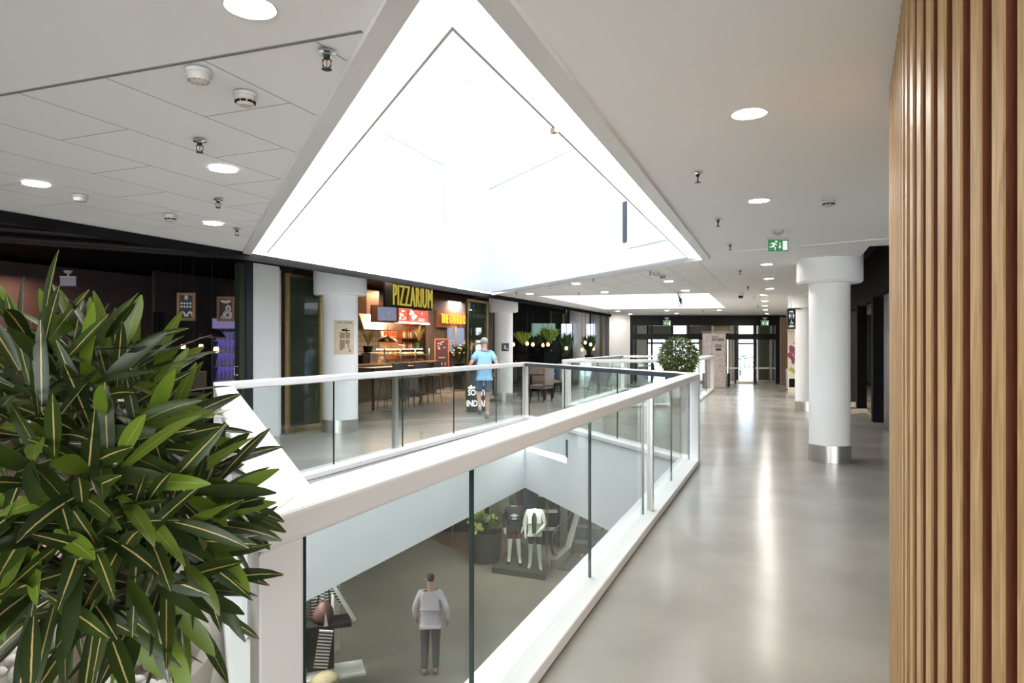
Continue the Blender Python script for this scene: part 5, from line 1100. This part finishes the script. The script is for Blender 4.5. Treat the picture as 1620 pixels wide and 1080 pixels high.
# ---------------- people and mannequins ----------------
def skinmesh(name, nodes, edges, m_, parent, root='pelvis', sub=2, flat=None):
    ks = list(nodes); me = bpy.data.meshes.new(name); me.from_pydata([nodes[k][:3] for k in ks], [(ks.index(a), ks.index(b)) for a, b in edges], [])
    me.materials.append(m_); o = bpy.data.objects.new(name, me); COL.objects.link(o); o.parent = parent
    md = o.modifiers.new('sk', 'SKIN'); md.use_smooth_shade = True
    lay = me.skin_vertices[0] if len(me.skin_vertices) else None
    if lay is None:
        bpy.context.view_layer.update()
        try: lay = me.skin_vertices[0]
        except Exception: lay = None
    for i, k in enumerate(ks):
        r = nodes[k][3]; r = r if isinstance(r, tuple) else (r, r); lay.data[i].radius = r; lay.data[i].use_root = (k == root)
    s_ = o.modifiers.new('ss', 'SUBSURF'); s_.levels = sub; s_.render_levels = sub
    return o
def figure(t, pose, mskin, head=True, hands=True, thick=1.0):
    n = dict(pelvis=(0, 0, 0.96, (0.15, 0.11)), waist=(0, 0, 1.1, (0.135, 0.1)), chest=(0, 0, 1.3, (0.165, 0.115)), nbase=(0, -0.005, 1.44, (0.075, 0.06)), neck=(0, 0.005, 1.5, 0.052))
    if head: n.update(jaw=(0, 0.03, 1.57, (0.068, 0.075)), skull=(0, 0.015, 1.66, (0.078, 0.095)), crown=(0, 0.01, 1.73, (0.05, 0.06)), nose=(0, 0.125, 1.62, 0.012), earl=(-0.088, 0, 1.63, 0.014), earr=(0.088, 0, 1.63, 0.014))
    E = [('pelvis', 'waist'), ('waist', 'chest'), ('chest', 'nbase'), ('nbase', 'neck')] + ([('neck', 'jaw'), ('jaw', 'skull'), ('skull', 'crown'), ('jaw', 'nose'), ('skull', 'earl'), ('skull', 'earr')] if head else [])
    for s_, sg in (('l', -1), ('r', 1)):
        n['sh' + s_] = (sg * 0.17, 0, 1.39, 0.058); n['hip' + s_] = (sg * 0.09, 0, 0.88, 0.088)
        e_, w_, h_ = pose['el' + s_], pose['wr' + s_], pose['ha' + s_]; k_, a_, tt = pose['kn' + s_], pose['an' + s_], pose['to' + s_]
        n['el' + s_] = (*e_, 0.04); n['wr' + s_] = (*w_, 0.026); n['pm' + s_] = (*h_, (0.036, 0.02))
        n['kn' + s_] = (*k_, 0.056); n['cf' + s_] = (*[k_[i] * 0.65 + a_[i] * 0.35 for i in range(3)], 0.054); n['an' + s_] = (*a_, 0.036); n['he' + s_] = (a_[0], a_[1] - 0.03, a_[2] - 0.05, 0.032); n['to' + s_] = (*tt, (0.04, 0.022))
        E += [('chest', 'sh' + s_), ('sh' + s_, 'el' + s_), ('el' + s_, 'wr' + s_), ('wr' + s_, 'pm' + s_), ('pelvis', 'hip' + s_), ('hip' + s_, 'kn' + s_), ('kn' + s_, 'cf' + s_), ('cf' + s_, 'an' + s_), ('an' + s_, 'he' + s_), ('an' + s_, 'to' + s_)]
        d = (Vector(h_) - Vector(w_)).normalized()
        for k, (off, ln) in enumerate(((-0.03, 0.065), (-0.01, 0.08), (0.01, 0.075), (0.028, 0.06))):
            p = Vector(h_) + d * ln + Vector((0, off, 0)); p1 = Vector(h_) + d * ln * 0.5 + Vector((0, off, 0)); n['f%d%s' % (k, s_)] = (*p1, 0.009); n['g%d%s' % (k, s_)] = (p.x - sg * 0.02, p.y, p.z, 0.008); E += [('pm' + s_, 'f%d%s' % (k, s_)), ('f%d%s' % (k, s_), 'g%d%s' % (k, s_))]
        p = Vector(w_) * 0.4 + Vector(h_) * 0.6 + Vector((-sg * 0.02, 0.045, -0.02)); n['th' + s_] = (*p, 0.01); E.append(('wr' + s_, 'th' + s_))
    return skinmesh('body', n, E, mskin, t), n
def grow(n, keys, d, over=None):
    out = {}
    for k in keys:
        v = n[k]; r = v[3] if isinstance(v[3], tuple) else (v[3], v[3]); out[k] = (*v[:3], (r[0] + d, r[1] + d))
    if over: out.update(over)
    return out
def lerp(a, b, t_): return tuple(a[i] * (1 - t_) + b[i] * t_ for i in range(3))
def shirt(t, n, m_, sleeve=0.55, d=0.022, hem=0.92, name='shirt', long=False):
    o = dict(pelvis=(0, 0, 0.99, (0.18, 0.14)), hem=(0, 0, hem - 0.06, (0.185, 0.145)))
    k = grow(n, ['waist', 'chest', 'nbase', 'shl', 'shr'], d, o); E = [('hem', 'pelvis'), ('pelvis', 'waist'), ('waist', 'chest'), ('chest', 'nbase'), ('chest', 'shl'), ('chest', 'shr')]
    for s_ in 'lr':
        if long: k['el' + s_] = (*n['el' + s_][:3], 0.056); k['wr' + s_] = (*n['wr' + s_][:3], 0.042); E += [('sh' + s_, 'el' + s_), ('el' + s_, 'wr' + s_)]
        else: k['sl' + s_] = (*lerp(n['sh' + s_], n['el' + s_], sleeve), 0.068); E += [('sh' + s_, 'sl' + s_)]
    return skinmesh(name, k, E, m_, t)
def bottoms(t, n, m_, f=0.75, name='shorts', d=0.02, long=False):
    k = dict(pelvis=(0, 0, 0.98, (0.17, 0.13)), belt=(0, 0, 1.07, (0.155, 0.12))); E = [('pelvis', 'belt')]
    for s_, sg in (('l', -1), ('r', 1)):
        k['hip' + s_] = (sg * 0.09, 0, 0.88, 0.105)
        E.append(('pelvis', 'hip' + s_))
        if long: k['kn' + s_] = (*n['kn' + s_][:3], 0.078); k['an' + s_] = (*n['an' + s_][:3], 0.06); E += [('hip' + s_, 'kn' + s_), ('kn' + s_, 'an' + s_)]
        else: k['sh' + s_] = (*lerp(n['hip' + s_], n['kn' + s_], f), 0.092); E += [('hip' + s_, 'sh' + s_)]
    return skinmesh(name, k, E, m_, t)
def shoes(t, n, m_, sides='lr'):
    for s_ in sides:
        a_, tt = n['an' + s_], n['to' + s_]; skinmesh('shoe', dict(pelvis=(a_[0], a_[1] - 0.02, a_[2] - 0.035, (0.045, 0.045)), to=(tt[0], tt[1] - 0.03, tt[2] + 0.005, (0.048, 0.036)), tip=(tt[0], tt[1] + 0.03, tt[2], (0.038, 0.028))), [('pelvis', 'to'), ('to', 'tip')], m_, t)
def hair(t, m_, r=1.0):
    skinmesh('hair', dict(pelvis=(0, -0.02, 1.6, (0.078, 0.07)), a=(0, -0.01, 1.68, (0.088, 0.105)), b=(0, 0.0, 1.745, (0.06, 0.075))), [('pelvis', 'a'), ('a', 'b')], m_, t)
M_skin = mat('skin', (0.55, 0.33, 0.24), 0.55, var=0.05)
# person in light blue, walking away in the upper mall
q = P(766, 560, 14.6); pose = dict(ell=(-0.3, -0.06, 1.17), wrl=(-0.33, 0.14, 1.05), hal=(-0.33, 0.2, 1.02), elr=(0.27, -0.1, 1.15), wrr=(0.24, 0.08, 0.98), har=(0.23, 0.14, 0.93), knl=(-0.12, -0.02, 0.5), anl=(-0.12, -0.3, 0.26), tol=(-0.12, -0.22, 0.14), knr=(0.08, 0.1, 0.49), anr=(0.07, 0.03, 0.08), tor=(0.07, 0.2, 0.035))
t = thing('person', 'person in light blue T-shirt and dark blue shorts walking away on the left walkway', 'person', (q.x, q.y, 0), 0.15)
_, n = figure(t, pose, M_skin); shirt(t, n, mat('light_blue_cloth', (0.28, 0.52, 0.78), 0.8, var=0.1, scale=4), 0.62, 0.03, name='t_shirt'); bottoms(t, n, mat('navy_cloth', (0.06, 0.11, 0.2), 0.8, var=0.1, scale=4), 0.85)
hair(t, mat('grey_hair', (0.4, 0.38, 0.37), 0.8, var=0.2, scale=60)); shoes(t, n, mat('blue_shoe', (0.07, 0.13, 0.22), 0.5))
for s_ in 'lr':
    a_ = n['an' + s_]; k_ = n['cf' + s_]; c = lerp(a_, k_, 0.35); skinmesh('sock', dict(pelvis=(*a_[:3], 0.044), b=(*c, 0.046)), [('pelvis', 'b')], mat('pale_green_sock', (0.5, 0.65, 0.5), 0.8), t)
# person on the lower floor
q = P(681, 700, 11.8); pose = dict(ell=(-0.27, 0.0, 1.14), wrl=(-0.26, 0.12, 0.93), hal=(-0.25, 0.15, 0.86), elr=(0.28, -0.05, 1.14), wrr=(0.3, 0.02, 0.92), har=(0.3, 0.05, 0.85), knl=(-0.1, 0.08, 0.5), anl=(-0.1, -0.06, 0.1), tol=(-0.1, 0.1, 0.035), knr=(0.09, 0.02, 0.5), anr=(0.09, -0.02, 0.09), tor=(0.09, 0.15, 0.035))
t = thing('person', 'dark haired person in grey lilac shirt and dark trousers on the lower floor', 'person', (q.x, q.y, -4.1), 0.05)
_, n = figure(t, pose, M_skin); shirt(t, n, mat('lilac_cloth', (0.6, 0.56, 0.62), 0.85, var=0.08, scale=4), long=True, d=0.03); bottoms(t, n, mat('dark_trouser', (0.09, 0.09, 0.1), 0.8, var=0.1), long=True, name='trousers'); hair(t, mat('dark_hair', (0.07, 0.055, 0.045), 0.7, var=0.2, scale=60)); shoes(t, n, M_dark)
# mannequins
PZ = -3.96; M_man = mat('mannequin_white', (0.72, 0.7, 0.66), 0.35)
pose = dict(ell=(-0.25, -0.03, 1.13), wrl=(-0.22, 0.1, 0.93), hal=(-0.2, 0.14, 0.87), elr=(0.25, -0.03, 1.13), wrr=(0.23, 0.02, 0.9), har=(0.23, 0.04, 0.82), knl=(-0.11, 0.06, 0.5), anl=(-0.14, 0.06, 0.09), tol=(-0.17, 0.2, 0.035), knr=(0.1, 0.0, 0.5), anr=(0.12, -0.05, 0.09), tor=(0.15, 0.1, 0.035))
q = P(813, 700, 17.3); t = thing('mannequin', 'mannequin in black hooded top with white diamond emblem and maroon shorts', 'mannequin', (q.x, q.y, PZ), math.pi + 0.05)
_, n = figure(t, pose, M_man, head=True); shirt(t, n, mat('black_cloth', (0.02, 0.02, 0.022), 0.9), long=True, d=0.035, name='hooded_top'); bottoms(t, n, mat('maroon_cloth', (0.16, 0.03, 0.045), 0.85), 0.7); shoes(t, n, M_dark)
skinmesh('hood', dict(pelvis=(0, 0.0, 1.47, (0.13, 0.12)), a=(0, 0.03, 1.64, (0.15, 0.16)), b=(0, 0.02, 1.79, (0.09, 0.11))), [('pelvis', 'a'), ('a', 'b')], mat('black_cloth', (0.02, 0.02, 0.022), 0.9), t)
m = MB()
def dia(w1, h1, w2, h2):
    o_ = [(-w1, 0), (0, -h1), (w1, 0), (0, h1)]; i_ = [(-w2, 0), (0, -h2), (w2, 0), (0, h2)]
    for k in range(4): a, b = k, (k + 1) % 4; m.add([(o_[a][0], 0.215, 1.27 + o_[a][1]), (o_[b][0], 0.215, 1.27 + o_[b][1]), (i_[b][0], 0.215, 1.27 + i_[b][1]), (i_[a][0], 0.215, 1.27 + i_[a][1])], [(0, 1, 2, 3)])
dia(0.1, 0.05, 0.08, 0.038); dia(0.06, 0.028, 0.03, 0.01); m.box((0, 0.215, 1.185), (0.12, 0.002, 0.02)); m.build('emblem', mat('emblem_white', (0.9, 0.9, 0.9), 0.6), t)
pose2 = dict(pose); pose2['ell'] = (-0.27, 0.02, 1.12); pose2['wrl'] = (-0.13, 0.17, 0.99); pose2['hal'] = (-0.08, 0.19, 0.95)
q = P(846, 700, 16.9); t = thing('mannequin', 'headless white mannequin in open white jacket, black tie and black shorts', 'mannequin', (q.x, q.y, PZ), math.pi - 0.1)
_, n = figure(t, pose2, M_man, head=False); shirt(t, n, mat('white_cloth', (0.7, 0.69, 0.66), 0.85), long=True, d=0.03, name='jacket'); bottoms(t, n, mat('black_cloth', (0.02, 0.02, 0.022), 0.9), 0.75)
m = MB(); m.add([(-0.03, 0.15, 1.42), (0.03, 0.15, 1.42), (0.06, 0.19, 1.3), (0.05, 0.185, 0.92), (-0.05, 0.185, 0.92), (-0.06, 0.19, 1.3)], [tuple(range(6))]); m.build('tie', mat('black_cloth', (0.02, 0.02, 0.022), 0.9), t)

# ---------------- lower floor ----------------
def LF(px, py): return onz(px, py, -4.1)
M_ldark = mat('lower_shop_dark', (0.055, 0.05, 0.04), 0.7, var=0.3, scale=1.2)
pl = [onz(778, 897, -3.96), onz(863, 909, -3.96), onz(868, 890, -3.96), onz(818, 852, -3.96)]
m = MB(); m.prism([p_.xy for p_ in pl], -4.1, PZ); m_ = tag(m.build('display_platform', mat('platform_dark', (0.07, 0.065, 0.055), 0.4)), 'low dark display platform under the two mannequins', 'platform')
for nm, a_, b_ in (('window_9', pl[0], pl[1]), ('window_10', pl[1], pl[2])):
    m = MB(); m.seg(a_.xy, b_.xy, PZ, -1.4, 0.015); st(m.build(nm, M_glass))
m = MB(); m.seg(LF(650, 838).xy, LF(770, 892).xy, -4.1, -1.4, 0.012); st(m.build('window_11', M_glass))
m = MB(); a_ = LF(778, 838); m.box((a_.x, a_.y, -2.75), (0.12, 0.2, 2.7)); st(m.build('column_lower', M_white))
m = MB(); m.seg((-2.5, 20.8), (6, 20.8), -4.1, -1.4, 0.1); st(m.build('wall_lower_shop', M_ldark))
m = MB(); a_ = P(792, 800, 20.6); m.box((a_.x, a_.y, -2.75), (0.7, 0.1, 2.7)); st(m.build('wall_lower_shop', mat('putty_wall', (0.3, 0.28, 0.23), 0.8)))
m = MB(); m.cap([[LF(640, 835).xy, LF(772, 896).xy, (0.2, 18.3), (-0.5, 20.7), (-3.5, 20.7)]], -4.094); st(m.build('floor', woodmat('shop_wood_floor', (0.22, 0.13, 0.07), (0.3, 0.18, 0.1), 0.4), recalc=False))
# clothes rails and shelves in the lower shop
cloths = [((0.3, 0.28, 0.24), 'grey'), ((0.12, 0.05, 0.05), 'maroon'), ((0.05, 0.06, 0.1), 'navy'), ((0.28, 0.16, 0.08), 'rust')]
k = 0
for px, Y in ((722, 19.2), (734, 19.4), (748, 19.0), (756, 19.5), (800, 20.2), (826, 20.3), (838, 20.2), (852, 20.4)):
    q = P(px, 800, Y); c = cloths[k % 4]; t = thing('hanging_garment', c[1] + ' garment on a hanger in the lower shop', 'clothes', (q.x, Y, -4.1), 0, c[1] + ' garments')
    m = MB(); m.add([(-0.2, -0.05, 0.75), (0.2, -0.05, 0.75), (0.2, -0.06, 1.35), (0.08, -0.04, 1.5), (-0.08, -0.04, 1.5), (-0.2, -0.06, 1.35), (-0.2, 0.05, 0.75), (0.2, 0.05, 0.75), (0.2, 0.06, 1.35), (0.08, 0.04, 1.5), (-0.08, 0.04, 1.5), (-0.2, 0.06, 1.35)], [(0, 1, 2, 3, 4, 5), (11, 10, 9, 8, 7, 6)] + [(i, 6 + i, 6 + (i + 1) % 6, (i + 1) % 6) for i in range(6)]); m.build('garment', mat('cloth_' + c[1], c[0], 0.85, var=0.15), t)
    m = MB(); m.tube([(0, 0, 1.48), (0, 0, 1.62)], 0.006); m.build('hook', M_steel, t); k += 1
for nm, x0, x1, Y in (('left', 716, 762, 19.25), ('right', 796, 858, 20.3)):
    a_, b_ = P(x0, 800, Y), P(x1, 800, Y); t = thing('clothes_rail', 'steel clothes rail at the %s of the lower shop' % ('left' if nm == 'left' else 'rear wall'), 'rail', (a_.x, Y, -4.1)); w_ = b_.x - a_.x
    m = MB(); m.tube([(0, 0, 1.62), (w_, 0, 1.62)], 0.014); m.build('bar', M_steel, t)
    for x in (0, w_): m = MB(); m.tube([(x, 0, 0), (x, 0, 1.62)], 0.014); m.build('upright', M_steel, t)
# planter
q = LF(768, 893); q = P(768, 860, 18.0); t = thing('lower_planter', 'wide dark grey planter with green and white plants beside the mannequins', 'plant', (q.x, q.y, -4.1))
m = MB(); m.lathe([(0.38, 0), (0.46, 0.8), (0.42, 0.8), (0.4, 0.72), (0, 0.72)], n=32, cap=False); m.build('pot', mat('planter_grey', (0.05, 0.05, 0.055), 0.5), t, smooth=True)
ros = [(Vector((q.x + rd.uniform(-0.32, 0.32), q.y + rd.uniform(-0.3, 0.3), -3.3 + rd.uniform(0, 0.35))), Vector((rd.uniform(-0.6, 0.6), rd.uniform(-0.8, 0.3), 1)), 9, 0.8) for k in range(20)]
foliage('foliage', ros, t, (q.x, q.y, -4.1), 0.22, 0.09, rd, leafmat('lower_leaf', (0.1, 0.16, 0.04), (0.3, 0.38, 0.1)))
# shelf with shoes at the right of the mannequins
q = P(866, 850, 19.2); t = thing('shoe_rack', 'tall black display rack with white shelves right of the headless mannequin', 'rack', (q.x, q.y, -4.1), 0.1)
m = MB()
for x in (-0.3, 0.3): m.box((x, 0, 1.2), (0.04, 0.3, 2.4))
m.box((0, 0.15, 1.2), (0.6, 0.02, 2.4)); m.build('frame', M_dark, t)
for z in (0.5, 1.0, 1.45, 1.9): m = MB(); m.box((0, 0, z), (0.56, 0.28, 0.03)); m.build('shelf', mat('shelf_white', (0.6, 0.6, 0.58), 0.5), t)
m = MB(); a_, b_ = P(884, 800, 19.6), P(897, 800, 19.6); m.seg(a_.xy, b_.xy, -4.1, -1.4, 0.3); st(m.build('wall_lower', mat('sage_panel', (0.25, 0.25, 0.19), 0.6, var=0.05)))
# escalator
def escalator(p, yaw, z0, z1, label, length):
    t = thing('escalator', label, 'escalator', (p[0], p[1], z0), yaw, 'escalators'); H = z1 - z0; L = length; fl = 1.3
    prof = [(-fl, 0), (0, 0), (L, H), (L + fl, H)]
    m = MB(); W = 0.55
    for sg in (-1, 1):
        for i in range(3): m.beam((prof[i][0], sg * W, prof[i][1] + 0.06), (prof[i + 1][0], sg * W, prof[i + 1][1] + 0.06), 0.16, 0.34)
    m.build('skirt', mat('escalator_skirt', (0.42, 0.4, 0.34), 0.4, 0.3), t)
    for sg in (-1, 1):
        m = MB()
        for i in range(3):
            a, b = prof[i], prof[i + 1]; m.add([(a[0], sg * W, a[1] + 0.2), (b[0], sg * W, b[1] + 0.2), (b[0], sg * W, b[1] + 0.95), (a[0], sg * W, a[1] + 0.95)], [(0, 1, 2, 3)])
        m.build('side_glass', M_glass, t, recalc=False)
        m = MB(); r = 0.3; pts_ = [(-fl + 0.2, 0.3), (-fl - 0.08, 0.42), (-fl - 0.2, 0.65), (-fl - 0.08, 0.88), (-fl + 0.2, 0.98), (0, 0.98), (L, H + 0.98), (L + fl - 0.2, H + 0.98), (L + fl + 0.08, H + 0.88), (L + fl + 0.2, H + 0.65), (L + fl + 0.08, H + 0.42), (L + fl - 0.2, H + 0.3)]
        m.tube([(x, sg * W, z) for x, z in pts_], 0.035, 8); m.build('handrail', mat('rubber', (0.012, 0.012, 0.013), 0.4), t, smooth='all')
    m = MB(); ns = max(6, int(L / 0.4))
    for k in range(ns):
        x = L * (k + 0.5) / ns; m.box((x, 0, H * (k + 0.5) / ns + 0.02), (L / ns, 2 * W - 0.18, H / ns))
    m.box((-fl / 2, 0, 0.02), (fl, 2 * W - 0.18, 0.03)); m.box((L + fl / 2, 0, H + 0.02), (fl, 2 * W - 0.18, 0.03)); m.build('steps', mat('step_metal', (0.2, 0.2, 0.2), 0.4, 0.8), t)
    m = MB()
    for k in range(5): m.box((-0.1 + 0.03 * k, -0.35 + 0.17 * k, 0.045), (0.25, 0.06, 0.01))
    m.build('comb_marking', mat('yellow_mark', (0.5, 0.45, 0.06), 0.6), t)
    return t
q = LF(912, 892); escalator((q.x + 0.15, q.y + 1.4), YAW1 + 0.05, -4.1, 0.0, 'escalator rising from the lower floor right of the mannequins', 7.0) if False else None
escalator((2.05, 18.3), YAW1, -4.1, -0.0, 'escalator climbing from the lower floor towards the rear opening', 5.2)
q = P(985, 600, 21.5)
# lower left showcase
a_, b_ = Vector((-3.05, 12.7)), Vector((-3.05, 12.7)) - V1 * 7
m = MB(); m.seg(a_, a_ - V1 * 0.18, -4.1, -1.4, 0.12, -0.24); st(m.build('column_lower', M_white))
m = MB(); m.seg(a_ - V1 * 0.2, b_, -4.08, -1.42, 0.014, -0.24); st(m.build('window_12', M_glass))
m = MB(); m.seg(a_ - N1 * 1.6, b_ - N1 * 1.6, -4.1, -1.4, 0.05); st(m.build('wall_showcase', mat('showcase_back', (0.42, 0.45, 0.42), 0.6, var=0.1)))
for k in range(3): q = a_ - V1 * (1.1 + 1.2 * k); m = MB(); m.box((q.x, q.y, -2.75), (0.02, 0.02, 2.6)); st(m.build('trim_19', M_steel))
def stripemat(name, c0, c1, s, rot=0.0):
    m = bpy.data.materials.new(name); m.use_nodes = True; nt = m.node_tree; b = nt.nodes['Principled BSDF']; wv = nt.nodes.new('ShaderNodeTexWave'); wv.bands_direction = 'Z'; wv.inputs['Scale'].default_value = s; wv.inputs['Distortion'].default_value = 0.5
    tc = nt.nodes.new('ShaderNodeTexCoord'); r = nt.nodes.new('ShaderNodeValToRGB'); r.color_ramp.interpolation = 'CONSTANT'; r.color_ramp.elements[1].position = 0.5; r.color_ramp.elements[0].color = (*c0, 1); r.color_ramp.elements[1].color = (*c1, 1)
    nt.links.new(tc.outputs['Object'], wv.inputs[0]); nt.links.new(wv.outputs['Fac'], r.inputs[0]); nt.links.new(r.outputs[0], b.inputs['Base Color']); b.inputs['Roughness'].default_value = 0.8; return m
M_stripe = stripemat('striped_cloth', (0.02, 0.02, 0.02), (0.75, 0.74, 0.7), 6.0); M_mar = mat('maroon_wool', (0.1, 0.025, 0.03), 0.85, var=0.4, scale=25); M_wshelf = mat('showcase_white', (0.75, 0.75, 0.72), 0.5)
def sc(px, py, Y): return P(px, py, Y)
# display stand
q = sc(512, 1000, 11.2); t = thing('display_stand', 'black shelf on a slanting white frame in the lower left shop window', 'display', (q.x, q.y, -4.1), 0.35)
m = MB(); m.box((0, 0, 1.12), (0.85, 0.4, 0.07)); m.box((-0.1, 0.1, 0.7), (0.55, 0.05, 0.8)); m.build('shelf', M_black, t)
m = MB(); m.beam((-0.45, 0.1, 0.3), (-0.75, 0.05, 1.7), 0.07, 0.07); m.beam((0.5, 0.0, 1.1), (-0.05, 0.05, 2.1), 0.06, 0.06); m.box((0, 0, 0.3), (1.3, 0.5, 0.04)); m.build('frame', M_wshelf, t)
base = Vector((q.x, q.y, -4.1))
def blobthing(name, label, cat, c, r, h, mm, seed, n=16, extra=None, grp=None):
    rd = random.Random(seed); t = thing(name, label, cat, tuple(c), rd.uniform(0, 3), grp); m = MB(); m.lathe([(0, 0), (r * 0.8, 0), (r, h * 0.25), (r * 0.85, h * 0.6), (r * 0.45, h * 0.9), (0.0, h)], n=n, cap=False)
    for i, v in enumerate(m.v): f = 1 + 0.12 * math.sin(i * 12.9) ; m.v[i] = (v[0] * f, v[1] * f, v[2])
    m.build('body', mm, t, smooth='all'); return t
t = blobthing('handbag', 'rust brown bag with a pale tag on the black shelf of the lower left window', 'bag', base + Vector((0.0, 0, 1.16)), 0.17, 0.34, mat('rust_leather', (0.09, 0.035, 0.025), 0.6, var=0.4, scale=20), 1)
m = MB(); m.tube([(-0.1, 0, 0.28), (-0.08, 0, 0.5), (0.08, 0, 0.5), (0.1, 0, 0.28)], 0.014); m.build('strap', M_dark, t); m = MB(); m.add([(0.0, -0.22, 0.22), (0.04, -0.24, 0.0), (-0.03, -0.24, 0.0)], [(0, 1, 2)]); m.build('tag', M_wshelf, t)
t = blobthing('wool_hat', 'dark maroon wool hat and scarf hung high in the lower left window', 'hat', base + Vector((-0.08, 0.1, 1.95)), 0.2, 0.34, M_mar, 2)
m = MB(); m.box((0.02, -0.1, -0.3), (0.06, 0.02, 0.55)); m.box((0.11, -0.1, -0.28), (0.05, 0.02, 0.5)); m.build('scarf_tail', M_stripe, t)
blobthing('wool_hat', 'brighter maroon hat at the left edge of the lower window', 'hat', base + Vector((-0.42, 0.1, 1.85)), 0.17, 0.36, mat('wine_wool', (0.18, 0.05, 0.07), 0.85, var=0.3, scale=25), 3)
m = MB(); m.box((0, 0, 0), (0.22, 0.03, 0.6)); o = m.build('striped_scarf', M_stripe); o.location = base + Vector((0.06, -0.23, 0.8)); o.rotation_euler = (0, 0.15, 0.2); tag(o, 'black and white striped scarf hanging below the rust brown bag', 'scarf')
m = MB(); m.box((0, 0, 0), (0.3, 0.2, 0.5)); o = m.build('striped_box', M_stripe); o.location = base + Vector((-0.45, 0.15, 1.38)); tag(o, 'dark striped box behind the slanting white frame', 'box')
blobthing('straw_hat', 'round straw coloured hat at the bottom of the lower left window', 'hat', base + Vector((0.12, -0.36, 0.33)), 0.22, 0.17, mat('straw', (0.45, 0.36, 0.22), 0.7, var=0.2, scale=40), 4)
t = blobthing('handbag', 'olive brown bag with ring handles at the left of the lower window', 'bag', base + Vector((-0.52, -0.2, 0.62)), 0.16, 0.36, mat('olive_leather', (0.14, 0.11, 0.06), 0.6, var=0.4, scale=20), 5); m = MB(); m.tube([(0.12 * math.cos(k * 0.52), -0.1, 0.28 + 0.12 * math.sin(k * 0.52)) for k in range(13)], 0.012); m.build('ring_handle', M_brass, t)
blobthing('folded_cloth', 'crumpled white cloth on the floor of the lower left window', 'cloth', base + Vector((-0.42, -0.15, 0.33)), 0.17, 0.25, M_wshelf, 6)
for x, y, z in ((-0.9, 12.2, 0), (0.7, 16.0, 0)): pass
# lower floor lamps: unseen downlights added to brighten the lower floor
for i, (x, y) in enumerate(((-4.2, 9.5), (-3.6, 14.3), (-1.5, 17.5), (1.2, 17.6), (3.3, 14.2), (-6.5, 7.5), (3.6, 11), (-2.4, 19.6), (1.4, 19.9), (2.9, 19.5), (-0.4, 18.0), (0.3, 16.3), (4.2, 16.5), (-4.5, 11.6), (-4.9, 12.6), (-5.4, 10.5))):
    dup(d0, (x, y, -1.415), None, 'unseen round downlight added to the lower ceiling', 'added lower downlights')

q = onz(830, 830, -1.5); arealight('display_fill', (0.3, 16.2, -1.5), 22, 1.0, (1, 0.93, 0.85), (math.radians(20), 0, 0)); arealight('display_fill', (-3.9, 11.0, -1.5), 35, 1.0, (1, 0.97, 0.92))  # unseen area lights added to brighten the mannequins and window goods

M_dk = [M_mar, mat('charcoal_wool', (0.05, 0.05, 0.055), 0.85, var=0.3, scale=20), M_stripe]
for k, (x, y, z, lab) in enumerate(((-0.75, 0.35, 0.85, 'maroon jumper hanging at the back of the lower left window'), (-1.3, 0.3, 0.8, 'charcoal jumper hanging at the back of the lower left window'), (-0.22, 0.6, 1.0, 'black and white striped jumper hanging at the back of the lower left window'))):
    t = thing('hanging_jumper', lab, 'clothes', tuple(base + Vector((x, y, z))), 0.4)
    m = MB(); o_ = [(-0.17, 0.0), (0.17, 0.0), (0.18, 0.4), (0.33, 0.15), (0.4, 0.2), (0.25, 0.62), (0.07, 0.7), (-0.07, 0.7), (-0.25, 0.62), (-0.4, 0.2), (-0.33, 0.15), (-0.18, 0.4)]; n_ = len(o_)
    m.add([(a, -0.05, b) for a, b in o_] + [(a, 0.05, b) for a, b in o_], [tuple(range(n_)), tuple(range(2 * n_ - 1, n_ - 1, -1))] + [(i, n_ + i, n_ + (i + 1) % n_, (i + 1) % n_) for i in range(n_)]); m.build('knit', M_dk[k], t, bevel=0.02)
    m = MB(); m.tube([(0, 0, 0.68), (0, 0, 2.68 - z)], 0.006); m.build('hanger_wire', M_steel, t)
